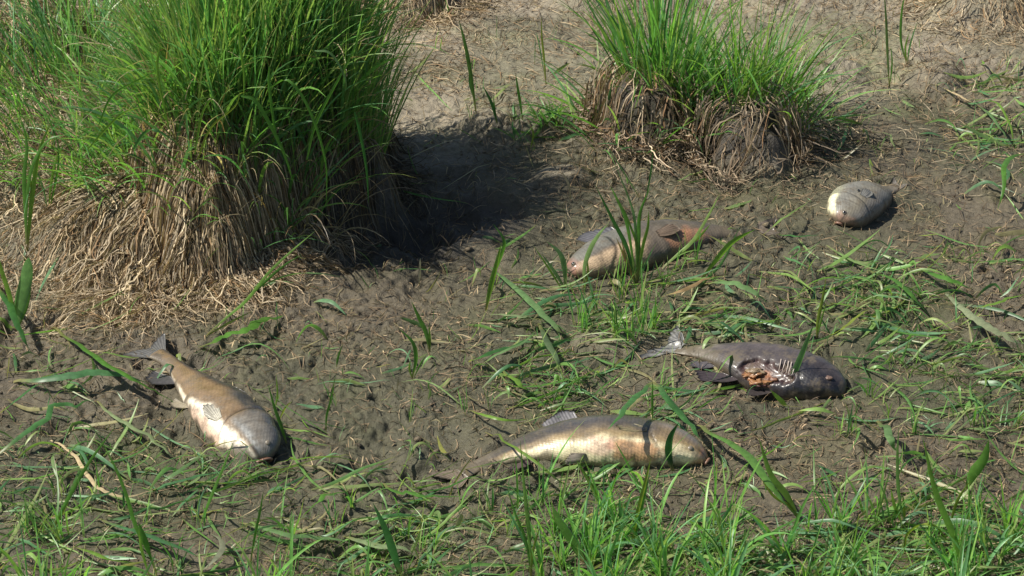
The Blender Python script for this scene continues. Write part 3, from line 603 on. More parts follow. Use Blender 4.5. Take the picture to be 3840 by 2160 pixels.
# ------------------------------------------------------------ fish
S_H = [0, .02, .05, .10, .17, .26, .36, .46, .58, .70, .80, .88, .94, 1.0]
V_D = [.14, .34, .50, .66, .82, .95, 1.0, .98, .84, .62, .42, .30, .27, .30]
V_V = [.14, .32, .46, .60, .78, .93, 1.0, 1.0, .88, .60, .38, .28, .26, .30]
V_W = [.14, .36, .54, .70, .86, .96, 1.0, .96, .80, .56, .34, .19, .11, .06]
def sm(a, it=3):
    a = np.array(a, float)
    for _ in range(it): a[1:-1] = .25*a[:-2]+.5*a[1:-1]+.25*a[2:]
    return a
def fish(label, spine, hh, hw, side, roll, colf, mat=None, sink=.35, dorsal=1.0, vent=1.0, prof_v=None, prof_w=None, prof_d=None, disp=None, zoff=None, name='dead_fish'):
    """spine: snout->tail pixels of the body's middle line; side: +1 dorsal edge away from camera"""
    M, K = 150, 72
    Q = crm(spine, 60); zs = [PG(*q)[2] for q in Q]; P = np.array([PZ(q[0], q[1], float(np.mean(zs))+hw*.5) for q in Q])
    seg = np.r_[0, np.cumsum(np.linalg.norm(np.diff(P, axis=0), axis=1))]; Lg = seg[-1]
    s = np.linspace(0, 1, M)**1.12
    P = np.stack([np.interp(s*Lg, seg, P[:, i]) for i in range(3)], -1)
    for _ in range(40): P[1:-1] = .25*P[:-2]+.5*P[1:-1]+.25*P[2:]
    g0 = sm(HZ(P[:, 0], P[:, 1]), 400); g0 = .5*g0+.5*(np.linspace(g0[0], g0[-1], M))
    vd = sm(np.interp(s, S_H, V_D if prof_d is None else prof_d), 25)*hh*dorsal; vv = sm(np.interp(s, S_H, V_V if prof_v is None else prof_v), 25)*hh*vent; vw = sm(np.interp(s, S_H, V_W if prof_w is None else prof_w), 25)*hw
    P[:, 2] = g0+vw*(1-sink)+(0 if zoff is None else np.interp(s, S_H, zoff))
    T = unit(np.gradient(P, axis=0)); U = np.array([0, 0, 1.])
    Dn = unit(np.cross(T, U))*side
    if np.mean(Dn[:, 1])*side < 0: Dn = -Dn
    cr, sr = math.cos(roll), math.sin(roll); W = unit(np.cross(T, Dn)); W = W*np.sign(W[:, 2:3]+1e-9)
    D2 = Dn*cr+W*sr; W2 = -Dn*sr+W*cr
    ph = np.linspace(0, 2*np.pi, K, endpoint=False)
    S, PH = np.meshgrid(s, ph, indexing='ij')
    c, sn = np.cos(PH), np.sin(PH)
    e = .86
    cc = np.sign(c)*np.abs(c)**e; s2 = np.sign(sn)*np.abs(sn)**(e)
    rad = 1+0*S
    # gill cover: a raised plate that ends in a step
    gl = .225-.05*np.abs(c)**2+.02*c
    lat = np.abs(sn)**.6
    rad += .045*lat*ss(gl-.12, gl-.01, S)*(1-ss(gl-.004, gl+.014, S))
    rad -= .035*lat*np.exp(-((S-gl-.012)/.010)**2)
    # brow and cheek
    rad += .03*np.exp(-((S-.1)/.03)**2)*np.abs(sn)
    if disp is not None: rad = rad+disp(S, PH)
    R_d = np.where(c > 0, vd[:, None], vv[:, None])
    V = P[:, None]+D2[:, None]*(cc*rad*R_d)[..., None]+W2[:, None]*(s2*rad*vw[:, None])[..., None]
    nz = fbm(V[..., 0]*14, V[..., 1]*14+V[..., 2]*9, 3, 90)
    V = V+(V-P[:, None])*(.05*nz+.022*fbm(V[..., 0]*45, V[..., 1]*45+V[..., 2]*20, 2, 93))[..., None]
    e0 = empty(name, tuple(P[M//2]*[1, 1, 0]+[0, 0, g0[M//2]]), label, 'dead fish', 'dead fish stranded on the mud')
    idx = np.arange(M*K).reshape(M, K); i2 = np.roll(idx, -1, 1)
    F = [tuple(q) for q in np.stack([idx[:-1], i2[:-1], i2[1:], idx[1:]], -1).reshape(-1, 4)]
    F += [tuple(idx[0][::-1]), tuple(idx[-1])]
    col = colf(S, PH, V)*(1-.8*(lat*np.exp(-((S-gl-.010)/.007)**2))[..., None])
    c0 = np.cos(PH); ml = np.exp(-((c0+.12+S*3)/.09)**2)*(1-ss(.03, .055, S)); col = col*(1-.75*ml[..., None])
    pre = lat*np.exp(-((S-gl+.075+.03*c0)/.006)**2); col = col*(1-.35*pre[..., None])
    hgt = V[..., 2]-HZ(V[..., 0], V[..., 1])+.018*fbm(V[..., 0]*45, V[..., 1]*45, 3, 95)
    mud = (1-ss(.008, .026, hgt))[..., None]*.85; col = col*(1-mud)+np.array([.095, .075, .05])*mud
    uv = np.stack([S*Lg/.0085, PH*(hh+hw)*.5/.0085+(S*Lg/.0085)*.5], -1).reshape(-1, 2)
    ob = mesh('body', V.reshape(-1, 3), F, mat or FISH, e0, col=np.clip(col, .004, .85).reshape(-1, 3), uv=uv)
    tree = BVHTree.FromPolygons([tuple(v) for v in V.reshape(-1, 3)], F)
    return dict(e=e0, P=P, T=T, D=D2, W=W2, s=s, L=Lg, vd=vd, vv=vv, vw=vw, tree=tree, V=V, ph=ph)
def hit(f, px, py):
    h = f['tree'].ray_cast(Vector(CAM), Vector(ray(px, py)).normalized())
    return (np.array(h[0]), np.array(h[1])) if h[0] is not None else (None, None)
def frame(f, s):
    i = int(np.argmin(np.abs(f['s']-s))); return f['P'][i], f['T'][i], f['D'][i], f['W'][i], f['vd'][i], f['vv'][i], f['vw'][i]
def ball(c, r, n=12, sq=(1, 1, 1), nrm=None):
    ph = np.linspace(0, np.pi, n); th = np.linspace(0, 2*np.pi, 2*n, endpoint=False)
    A, B = np.meshgrid(ph, th, indexing='ij'); z = np.array(nrm if nrm is not None else (0, 0, 1.)); z = z/np.linalg.norm(z)
    x = np.cross(z, (0.3, .9, .1)); x /= np.linalg.norm(x); y = np.cross(z, x)
    V = c+r*(x*(np.sin(A)*np.cos(B))[..., None]*sq[0]+y*(np.sin(A)*np.sin(B))[..., None]*sq[1]+z*np.cos(A)[..., None]*sq[2])
    idx = np.arange(A.size).reshape(A.shape); i2 = np.roll(idx, -1, 1)
    return V.reshape(-1, 3), np.stack([idx[:-1], idx[1:], i2[1:], i2[:-1]], -1).reshape(-1, 4)
def eye(f, px, py, r=.006, col=None):
    p, n = hit(f, px, py)
    if p is None: print('eye miss', px, py); return
    v, fc = ball(p+n*r*.05, r, 12, (1, 1, .55), n); o = mesh('eye', v, fc, EYEM, f['e'])
    v, fc = ball(p+n*r*.34, r*.72, 10, (1, 1, .45), n); mesh('pupil', v, fc, BLACK, o)
def fin(f, name, base, dirs, lens, col, nray=11, thick=.0012, wave=.002, notch=0., mat=None):
    """base: (n,3) root line; dirs (n,3) ray directions; lens (n,)"""
    n, m = nray*2+1, 10
    t = np.linspace(0, 1, n); tb = np.linspace(0, 1, len(base))
    B = np.stack([np.interp(t, tb, np.array(base)[:, i]) for i in range(3)], -1)
    Dd = unit(np.stack([np.interp(t, tb, np.array(dirs)[:, i]) for i in range(3)], -1)); Ln = np.interp(t, tb, lens)
    u = np.linspace(0, 1, m)
    V = B[:, None]+Dd[:, None]*(Ln[:, None]*u[None])[..., None]
    nrm = unit(np.cross(Dd[n//2], B[-1]-B[0]+1e-6))
    ridge = np.where(np.arange(n) % 2 == 0, .0007, -.0004)[:, None]*(1-.4*u[None])+wave*np.sin(u[None]*4+t[:, None]*7)*u[None]
    edge = .97+.05*np.sin(np.arange(n)*2.3)[:, None]
    V = V+nrm*ridge[..., None]; V = B[:, None]+(V-B[:, None])*(1+(edge[..., None]-1)*u[None, :, None])
    gz = HZ(V[..., 0], V[..., 1])+.0025; V[..., 2] = np.maximum(V[..., 2], gz)
    V2 = V-nrm*thick
    idx = np.arange(n*m).reshape(n, m); q = np.stack([idx[:-1, :-1], idx[:-1, 1:], idx[1:, 1:], idx[1:, :-1]], -1).reshape(-1, 4)
    bd = list(idx[0])+list(idx[1:, -1])+list(idx[-1, -2::-1])+list(idx[-2:0:-1, 0])
    F = np.vstack([q, q[:, ::-1]+n*m, np.array([[bd[i], bd[(i+1) % len(bd)], bd[(i+1) % len(bd)]+n*m, bd[i]+n*m] for i in range(len(bd))])])
    c = np.array(col)[None, None]*(1+.35*np.where(np.arange(n) % 2 == 0, 1, -1))[:, None, None]*(1.15-.35*u)[None, :, None]
    c = np.broadcast_to(c, V.shape).reshape(-1, 3)
    return mesh(name, np.vstack([V.reshape(-1, 3), V2.reshape(-1, 3)]), F, mat or FIN, f['e'], col=np.clip(np.vstack([c, c]), .01, .8))
def tailfin(f, spread, ln, col, fork=.5, tilt=.0, name='tail_fin'):
    P, T, D, W, vd, vv, vw = frame(f, 1.0); n = 9; a = np.linspace(-1, 1, n)
    base = [P+D*(vd*.8*q)-T*.012 for q in a]; dirs = [T*math.cos(spread*q)+D*math.sin(spread*q)+W*tilt for q in a]
    lens = [ln*(1-fork*(1-abs(q)**1.3)) for q in a]
    return fin(f, name, base, dirs, lens, col, 12)
def tube(pts, r, n=6, taper=0.):
    P = crm(pts, 14); T = unit(np.gradient(P, axis=0)); a = unit(np.cross(T, (0.2, .3, .9))); b = np.cross(T, a)
    th = np.linspace(0, 2*np.pi, n, endpoint=False); rr = r*(1-taper*np.linspace(0, 1, 14))
    V = P[:, None]+(a[:, None]*np.cos(th)[None, :, None]+b[:, None]*np.sin(th)[None, :, None])*rr[:, None, None]
    idx = np.arange(14*n).reshape(14, n); i2 = np.roll(idx, -1, 1)
    F = [tuple(q) for q in np.stack([idx[:-1], i2[:-1], i2[1:], idx[1:]], -1).reshape(-1, 4)]+[tuple(idx[0][::-1]), tuple(idx[-1])]
    return V.reshape(-1, 3), F
def mouth(f, w=.5, r=.0035, mat=None):
    P, T, D, W, vd, vv, vw = frame(f, .0)
    a = np.linspace(0, 2*np.pi, 12)
    for nm_, (a0, a1) in (('upper_lip', (-.1, math.pi+.1)), ('lower_lip', (math.pi-.1, 2*math.pi+.1))):
        aa = np.linspace(a0, a1, 7); pts = [P-T*.003+D*math.sin(q)*max(vd, .006)*.9+W*math.cos(q)*max(vw, .006)*.9 for q in aa]
        v, F = tube(pts, r); mesh(nm_, v, F, mat or LIP, f['e'])
    v, fc = ball(P+T*.002, .005, 8, (1, 1, .6), T); mesh('mouth_opening', v, fc, BLACK, f['e'])
def seam(f, s, ph_):
    i = int(np.argmin(np.abs(f['s']-s))); j = int(round(ph_/(2*np.pi)*len(f['ph']))) % len(f['ph']); return f['V'][i, j]
def side_fin(f, name, s, ph_, ln, col, w=.2, out=.12):
    P, T, D, W, vd, vv, vw = frame(f, s)
    pts = [seam(f, s, ph_+a*.6) for a in (-w, -w/2, 0, w/2, w)]; nn = unit(pts[2]-P)
    return fin(f, name, [p+nn*.001 for p in pts], [T+nn*out+D*q for q in (.30, .16, 0, -.18, -.38)], [ln*.62, ln*.88, ln, ln*.84, ln*.5], col, 8, .0008, .0025)
def mix3(a, b, t): return np.array(a)*(1-t[..., None])+np.array(b)*t[..., None]
def blot(S, PH, s0, p0, ds, dp, seed=0):
    dphi = np.abs((PH-p0+np.pi) % (2*np.pi)-np.pi)
    d = np.sqrt(((S-s0)/ds)**2+(dphi/dp)**2)+.35*fbm(S*22+seed, PH*3.2, 3, 200+seed)
    return 1-ss(.7, 1.05, d)
def fly(label, f, px, py, r=.0030):
    p, n = hit(f, px, py)
    if p is None: print('fly miss', px, py); return
    e = empty('fly', p, label, 'fly', 'flies on the fish')
    v, fc = ball(p+n*r*.8, r, 8, (1, 1.7, .8), n); mesh('body', v, fc, FLYM, e)
    for sgn in (-1, 1):
        q = p+n*r*1.4; a = unit(np.cross(n, (1, .3*sgn, 0))); b = unit(np.cross(n, a)*sgn+a*1.2)
        v = np.array([q, q+b*r*2.6+a*r*.5, q+b*r*3+n*r*.2, q+b*r*2.2-a*r*.7]); mesh('wing', v, [(0, 1, 2, 3)], FIN, e, col=np.full((4, 3), .12))
# dorsal direction is phi=0; the upper flank is phi=+pi/2 (or -pi/2); belly phi=pi
def lateral(S, PH): return np.cos(PH)

# 1. brown and cream fish at left
def col0(S, PH, V):
    c = np.cos(PH); n = fbm(S*9, PH*1.5, 4, 300)*.25
    cm = c+.5*ss(.32, .62, S); k = mix3((.86, .76, .60), (.20, .132, .070), ss(-.56, -.32, cm+n*.9))
    k = mix3(k, (.055, .052, .052), ss(-.05, .45, c+n+.5*(.35-S)))
    hd = (1-ss(.17, .24, S+n*.1))
    k = mix3(k, (.19, .175, .15), hd*ss(-.35, .0, c)*.85)
    k = mix3(k, (.06, .06, .06), hd*ss(.35, .8, c)*.8)
    pk = blot(S, PH, .32, 2.9, .22, .5, 3)*.5; k = mix3(k, (.60, .30, .20), pk)
    st = np.exp(-((c+.15+.5*(S-.12))/.12)**2)*hd; k = mix3(k, (.36, .37, .36), st*.8)
    return k
f0 = fish('brown-backed dead fish with gleaming cream belly, leftmost of the five', [(982,1706),(955,1672),(905,1615),(840,1550),(772,1485),(705,1420),(645,1368),(590,1330)], .077, .050, 1, .10, col0, sink=.42, dorsal=.95, prof_v=[.30, .60, .76, .88, .96, 1.0, .98, .90, .74, .54, .36, .27, .25, .30], prof_d=[.34, .66, .82, .93, 1.0, 1.0, .96, .86, .70, .52, .36, .28, .26, .28], prof_w=[.26, .56, .72, .84, .94, 1.0, .98, .9, .74, .56, .40, .28, .22, .15], zoff=[0, 0, 0, 0, 0, 0, 0, 0, .0, .003, .008, .013, .016, .018])
eye(f0, 1005, 1660, .0065)
mouth(f0)
tailfin(f0, .62, .085, (.16, .155, .15), .45)
side_fin(f0, 'pectoral_fin', .25, 2.15, .07, (.46, .43, .36), .22, .03)
P, T, D, W, vd, vv, vw = frame(f0, .52); bs = P-D*vv*.93+W*vw*.15
fin(f0, 'pelvic_fin', [bs-T*.012, bs, bs+T*.014], [T-D*.9, T-D*.5, T-D*.2], [.045, .055, .04], (.38, .33, .24), 7)
P, T, D, W, vd, vv, vw = frame(f0, .76); bs = P-D*vv*.9+W*vw*.2
fin(f0, 'anal_fin', [bs-T*.018, bs, bs+T*.02], [T-D*1.4, T-D*1.0, T-D*.5], [.065, .075, .05], (.09, .085, .085), 8)
P, T, D, W, vd, vv, vw = frame(f0, .45)
dl = [frame(f0, q) for q in np.linspace(.36, .66, 7)]
fin(f0, 'dorsal_fin', [q[0]+q[2]*q[4]*.93 for q in dl], [q[2]*.5+q[1]*1.0 for q in dl], [.035, .04, .036, .03, .025, .02, .015], (.09, .085, .08), 12)

# 2. silvery gold fish at the bottom centre
def col1(S, PH, V):
    c = np.cos(PH); n = fbm(S*12, PH*2, 4, 310)*.25
    k = mix3((.76, .66, .43), (.29, .21, .11), ss(-.80, -.45, c+n))
    k = mix3(k, (.070, .060, .052), ss(-.50, .0, c+n))
    rd = blot(S, PH, .27, 2.75, .13, .55, 5); k = mix3(k, (.52, .24, .10), rd*.75)
    rd = blot(S, PH, .42, 2.6, .06, .5, 8); k = mix3(k, (.62, .36, .30), rd*.5)
    hd = 1-ss(.17, .23, S); k = mix3(k, (.40, .27, .14), hd*ss(-.8, .2, c)*.6)
    k = mix3(k, (.16, .14, .13), hd*ss(-.1, .4, c+n)*.8)
    k = mix3(k, (.22, .18, .13), ss(.78, .95, S)*.8)
    k = mix3(k, (.48, .17, .08), (1-ss(.01, .05, S))*.7)
    return k
f1 = fish('silvery gold dead fish lying full length, tail left and snout right, nearest the bottom', [(2648,1712),(2600,1700),(2500,1684),(2400,1674),(2280,1668),(2150,1664),(2020,1670),(1900,1688),(1800,1712),(1730,1740)], .080, .052, 1, -.05, col1, sink=.36)
eye(f1, 2590, 1680, .0065)
mouth(f1, r=.004)
tailfin(f1, .5, .085, (.20, .16, .12), .5)
dl = [frame(f1, q) for q in np.linspace(.50, .62, 6)]
fin(f1, 'dorsal_fin', [q[0]+q[2]*q[4]*.94 for q in dl], [q[2]*.9+q[1]*.45+q[3]*.75 for q in dl], [.045, .052, .05, .042, .036, .03], (.26, .25, .26), 11)
dl = [frame(f1, q) for q in np.linspace(.35, .48, 5)]
P, T, D, W, vd, vv, vw = frame(f1, .42); bs = P-D*vv*.88+W*vw*.1
fin(f1, 'pelvic_fin', [bs-T*.012+W*.008, bs, bs+T*.01-W*.01], [T-D*.12, T-D*.3, T-D*.5], [.075, .08, .07], (.34, .29, .24), 9)
side_fin(f1, 'pectoral_fin', .245, 1.75, .075, (.24, .20, .12), .16, .02)
P, T, D, W, vd, vv, vw = frame(f1, .72); bs = P-D*vv*.92
fin(f1, 'anal_fin', [bs-T*.02, bs, bs+T*.022], [T-D*.7, T-D*.55, T-D*.4], [.05, .055, .04], (.10, .07, .07), 8)

# 3. dark rotting fish with an open belly
def dsp2(S, PH):
    w = blot(S, PH, .41, PHW+.05, .19, .58, 11)
    return -.24*w+.03*fbm(S*22, PH*4, 3, 330)*blot(S, PH, .35, PHW, .4, 1.4, 12)
PHW = 2.30
def col2(S, PH, V):
    c = np.cos(PH); n = fbm(S*10, PH*2, 4, 320)*.3
    k = mix3((.045, .036, .036), (.080, .066, .066), ss(-.6, .6, c+n))
    k = mix3(k, (.27, .235, .18), ss(.72, .9, S+n*.2)*.8)
    k = mix3(k, (.012, .012, .018), (1-ss(.24, .36, S+n*.2))*.9*(ss(-.3, .3, -c+n+.2)*.7+.3))
    w = blot(S, PH, .41, PHW+.05, .20, .60, 11); k = mix3(k, (.050, .022, .020), w)
    w = blot(S, PH, .44, PHW+.35, .10, .42, 14); k = mix3(k, (.26, .095, .03), w*.9)
    k = mix3(k, (.22, .10, .07), 0*S)
    return k
f2 = fish('dark slimy rotting fish with torn orange belly and bare ribs, right of centre', [(3155,1468),(3120,1450),(3040,1424),(2950,1398),(2860,1372),(2760,1348),(2660,1322),(2590,1302),(2545,1286)], .080, .047, 1, .12, col2, mat=SLIME, sink=.46, disp=dsp2)
tailfin(f2, .75, .10, (.24, .235, .23), .55)
PHC = PHW
for q, sv in enumerate(np.linspace(.27, .36, 5)):
    a = seam(f2, sv, PHC-.62); b = seam(f2, sv-.012, PHC-.12); m_ = (a+b)/2+np.array([0, -.006, .008])
    v, F = tube([a+np.array([0, 0, .002]), m_, b+np.array([0, -.002, .003])], .0016, 6, .5); mesh('rib', v, F, BONE, f2['e'])
rg = np.random.default_rng(4)
for q in range(5):
    a = seam(f2, rg.uniform(.37, .50), PHC+rg.uniform(.05, .7)); v, fc = ball(a+np.array([0, -.002, .001]), rg.uniform(.009, .015), 18, (1.7, .9, .45), (0, .3, 1))
    n_ = fbm(v[:, 0]*160, v[:, 1]*160+v[:, 2]*90, 3, 400+q)[:, None]; v = a+(v-a)*(1+.8*n_)
    colr = np.array([(.26, .12, .045), (.17, .07, .035), (.20, .14, .08), (.08, .03, .025)][q % 4])*(1+.3*n_)
    mesh('exposed_flesh', v, fc, FLESH, f2['e'], col=np.clip(colr, .01, .8), uv=v[:, :2]*0)
P, T, D, W, vd, vv, vw = frame(f2, .74); bs = P-D*vv*.8
fin(f2, 'anal_fin', [bs-T*.02, bs, bs+T*.02], [T-D*.8, T-D*.5, T-D*.3], [.055, .06, .04], (.12, .11, .12), 8)
P, T, D, W, vd, vv, vw = frame(f2, .60)
fin(f2, 'pelvic_fin', [P-D*vv*.95-T*.02, P-D*vv*.98, P-D*vv*.9+T*.03], [T-D*.9, T-D*.6, T-D*.3], [.05, .085, .07], (.07, .055, .06), 9)
P, T, D, W, vd, vv, vw = frame(f2, .33)
fin(f2, 'pectoral_fin', [P-D*vv*.95, P-D*vv*.98+T*.01, P-D*vv*.95+T*.02], [T-D*.9, T-D*.7, T-D*.4], [.06, .065, .05], (.06, .05, .05), 8)
a = seam(f2, .085, 1.75)
v, fc = ball(a, .007, 12, (1.3, 1, .6), (0, -.2, 1)); n_ = fbm(v[:, 0]*180, v[:, 1]*180, 3, 431)[:, None]; v = a+(v-a)*(1+.5*n_)
mesh('torn_cheek', v, fc, FLESH, f2['e'], col=np.clip(np.array([.14, .085, .065])*(1+.3*n_), .01, .8), uv=v[:, :2]*0)

# 4. reddish sunken fish with a peach head
def col3(S, PH, V):
    c = np.cos(PH); n = fbm(S*10, PH*2, 4, 340)*.3
    hd = 1-ss(.33, .42, S+n*.2)
    k = mix3((.125, .10, .075), (.10, .09, .08), ss(-.3, .5, c+n))
    k = mix3(k, (.42, .30, .19), hd*ss(-.10, -.45, c+n)); k = mix3(k, (.14, .135, .115), hd*ss(-.25, .1, c+n))
    k = mix3(k, (.20, .115, .07), blot(S, PH, .56, 2.2, .10, .45, 21)*.75); k = mix3(k, (.42, .19, .10), blot(S, PH, .60, 2.4, .13, .8, 22)*.6)
    k = mix3(k, (.30, .11, .08), (1-ss(.02, .06, S+n*.05))*.7)
    k = mix3(k, (.17, .135, .095), ss(.74, .86, S+n*.3))
    return k
f3 = fish('half-sunken dead fish with peach head and rusty patch, behind the grass fan', [(2128,1010),(2170,998),(2240,975),(2330,945),(2430,912),(2530,888),(2640,868),(2750,852),(2860,842)], .078, .054, 1, .08, col3, mat=FISHDRY, sink=.68, zoff=[0, 0, 0, 0, 0, 0, 0, 0, 0, -.002, -.008, -.010, -.012, -.015])
eye(f3, 2150, 990, .0065)
mouth(f3, r=.0035)
tailfin(f3, .45, .07, (.17, .14, .11), .4)
P, T, D, W, vd, vv, vw = frame(f3, .30)
fin(f3, 'dorsal_fin', [P+D*vd*.9-T*.03, P+D*vd*.95, P+D*vd*.9+T*.05], [D*1.0-T*.9, D-T*.5, D-T*.1], [.06, .07, .05], (.17, .165, .18), 10)
side_fin(f3, 'pectoral_fin', .45, 1.9, .07, (.17, .125, .09), .2, .02)

# 5. round grey fish at upper right
def col4(S, PH, V):
    c = np.cos(PH); n = fbm(S*10, PH*2, 4, 350)*.25
    k = mix3((.16, .14, .10), (.18, .172, .15), ss(-.5, .3, c+n)); k = mix3(k, (.31, .31, .20), ss(.3, .8, c+n)*ss(.5, .25, S)*.8)
    k = mix3(k, (.74, .70, .46), ss(.46, .64, c+n*.3)*(1-ss(.18, .24, S)))
    k = mix3(k, (.16, .15, .14), ss(-.2, -.8, c+n)*.8)
    k = mix3(k, (.30, .17, .11), (1-ss(.02, .05, S+n*.1))*.7)
    k = mix3(k, (.2, .17, .13), ss(.75, .9, S))
    return k
f4 = fish('plump grey dead fish facing the camera, bright yellowish cheek, alone at upper right', [(3148,838),(3168,815),(3198,785),(3232,758),(3268,735),(3300,715),(3335,695),(3370,675)], .070, .044, 1, .10, col4, mat=FISHDRY, sink=.42, prof_v=[.30, .56, .70, .82, .93, 1.0, 1.0, .96, .86, .66, .40, .28, .25, .30], prof_w=[.22, .5, .66, .8, .92, 1.0, 1.0, .95, .84, .6, .34, .2, .12, .06])
eye(f4, 3166, 797, .006)
mouth(f4, r=.0035)
tailfin(f4, .4, .03, (.16, .14, .12), .4)
side_fin(f4, 'pectoral_fin', .27, 1.9, .045, (.20, .195, .18), .2, .02)
fly('tiny dark fly on the silver cheek stripe of the brown and cream fish', f0, 848, 1600)
fly('tiny dark fly low on the white belly of the brown and cream fish', f0, 842, 1668)
fly('tiny dark fly on the back of the plump grey fish', f4, 3219, 716)

# ------------------------------------------------------------ loose litter and small grass
BODIES = [f0, f1, f2, f3, f4]
FP = np.vstack([np.c_[f['P'][:, :2], f['vd']*.8] for f in BODIES])
def clear(x, y, m=.0):
    d = np.full(len(x), 9.)
    for p in FP[::6]: d = np.minimum(d, np.hypot(x-p[0], y-p[1])-p[2]-m)
    return d > 0
LP = np.array([PG(*q)[:2] for L_ in LEAVES for q in crm(L_[0], 7)])
def offleaf(x, y, m=.014):
    ok = np.ones(len(x), bool)
    for i in range(0, len(x), 2000): ok[i:i+2000] = (np.hypot(x[i:i+2000, None]-LP[None, :, 0], y[i:i+2000, None]-LP[None, :, 1]).min(1) > m)
    return ok | (R.random(len(x)) < .35)
def px_of(x, y, z=0):
    v = np.stack([x, y, z+0*x], -1)-CAM; dep = v@FWD; k = WFRAME/3840/DIST
    return 1920+v[:, 0]/dep/k, 1080-(v@UPV)/dep/k
def lying(n, x, y, L, az, wid, cols, name, mat, rng, k=8, lift=(.0, .02), tw=.6, curl=.8, **kw):
    t = np.linspace(0, 1, k); a = az[:, None]+(rng.standard_normal(n)*curl)[:, None]*t[None]
    st = np.stack([np.cos(a), np.sin(a)], -1)*(L/(k-1))[:, None, None]
    XY = np.stack([x, y], -1)[:, None]+np.concatenate([np.zeros((n, 1, 2)), np.cumsum(st[:, :-1], 1)], 1)-.5*np.stack([np.cos(az), np.sin(az)], -1)[:, None]*L[:, None, None]
    z = HZ(XY[..., 0], XY[..., 1])
    g = z.copy()
    for _ in range(3): z[:, 1:-1] = np.maximum(z[:, 1:-1], .5*(z[:, :-2]+z[:, 2:]))
    lf = rng.uniform(*lift, n)[:, None]
    sh = rng.choice(3, n); pr = np.where(sh[:, None] == 0, np.sin(np.pi*t)[None], np.where(sh[:, None] == 1, t[None]**1.5*1.6, .25))
    z = np.maximum(z+.002, g+.0018)+lf*pr
    P = np.concatenate([XY, z[..., None]], -1); T = unit(np.gradient(P, axis=1))
    tw = rng.standard_normal(n)[:, None]*tw; up = np.stack([np.sin(tw)*np.cos(a+1.57), np.sin(tw)*np.sin(a+1.57), np.cos(tw)+0*a], -1)
    W = unit(np.cross(T, up)); pf = np.clip(np.minimum(.4+2*t, 1.02-t**3), .08, 1)
    return ribbons(P, W, wid, pf, cols, name, mat, **kw)
def region(n, x0, x1, y0, y1, rng): return rng.uniform(x0, x1, n), rng.uniform(y0, y1, n)
rng = np.random.default_rng(50)
# straw and root litter everywhere, clumped
n = 60000; x, y = region(n, -1.7, 1.7, -1.45, 2.3, rng)
dn = .30+.9*ss(-.35, .35, fbm(x*4, y*4, 3, 500)); keep = (rng.random(n) < dn) & clear(x, y, -.01); x, y = x[keep], y[keep]; n = len(x)
BRW = np.array([[.23, .165, .10], [.16, .115, .07], [.33, .24, .15], [.075, .055, .04], [.20, .17, .09], [.42, .33, .20]])
o = lying(n, x, y, rng.gamma(2.2, .009, n)+.010, rng.random(n)*6.28, rng.uniform(.001, .0030, n), pick(BRW, n, 8, .2, [.28, .24, .14, .18, .12, .04], rng), 'straw_litter', STRAW, rng, lift=(0, .014), curl=.7); tag(o, 'short brown straw and root litter strewn over the mud', 'litter', None, 'stuff')
# matted dry thatch on the silt bank (upper middle, left, upper right corner)
n = 34000; x, y = region(n, -1.8, 1.8, -.2, 2.5, rng); px, py = px_of(x, y)
m = np.maximum.reduce([np.exp(-(((px-1650)/380)**2+((py-170)/170)**2)), 1.1*np.exp(-(((px-230)/420)**2+((py-900)/230)**2)), .7*np.exp(-(((px-2200)/260)**2+((py-120)/120)**2)), .9*np.exp(-(((px-3780)/160)**2+((py-60)/110)**2)), .22*ss(.35, .8, y), .45*np.exp(-(((px-1750)/300)**2+((py-330)/70)**2))])
m = m*(.45+1.1*ss(-.35, .35, fbm(x*6, y*6, 3, 510)))
keep = (rng.random(n) < m); x, y = x[keep], y[keep]; n = len(x)
az = np.where(rng.random(n) < .5, rng.random(n)*6.28, .3+.6*rng.standard_normal(n)+2*fbm(x*2, y*2, 2, 77))
o = lying(n, x, y, rng.uniform(.02, .09, n), az, rng.uniform(.001, .0026, n), pick(STRAWS*.95, n, 8, .2, None, rng), 'matted_thatch', STRAW, rng, lift=(0, .012), curl=.55); tag(o, 'pale matted dead grass lying over the dry silt bank', 'dead grass', None, 'stuff')
# upright dead stubs and rootlets
n = 9000; x, y = region(n, -1.6, 1.7, -1.4, 1.9, rng); dn = .25+.9*ss(-.1, .4, fbm(x*5, y*5, 3, 520)); keep = (rng.random(n) < dn) & clear(x, y, -.005); x, y = x[keep], y[keep]; n = len(x)
root = np.stack([x, y, HZ(x, y)-.003], -1)
P, Wd = blades(root, rng.gamma(2.5, .008, n)+.006, rng.random(n)*6.28, rng.uniform(.1, 1.1, n), rng.uniform(0, 1.6, n), None, 6, rng)
o = ribbons(P, Wd, rng.uniform(.0012, .0034, n), PROF_BLADE(6), pick(BRW, n, 6, .25, None, rng), 'dead_stubble', STRAW); tag(o, 'small dead stubs and rootlets poking out of the mud', 'stubble', None, 'stuff')
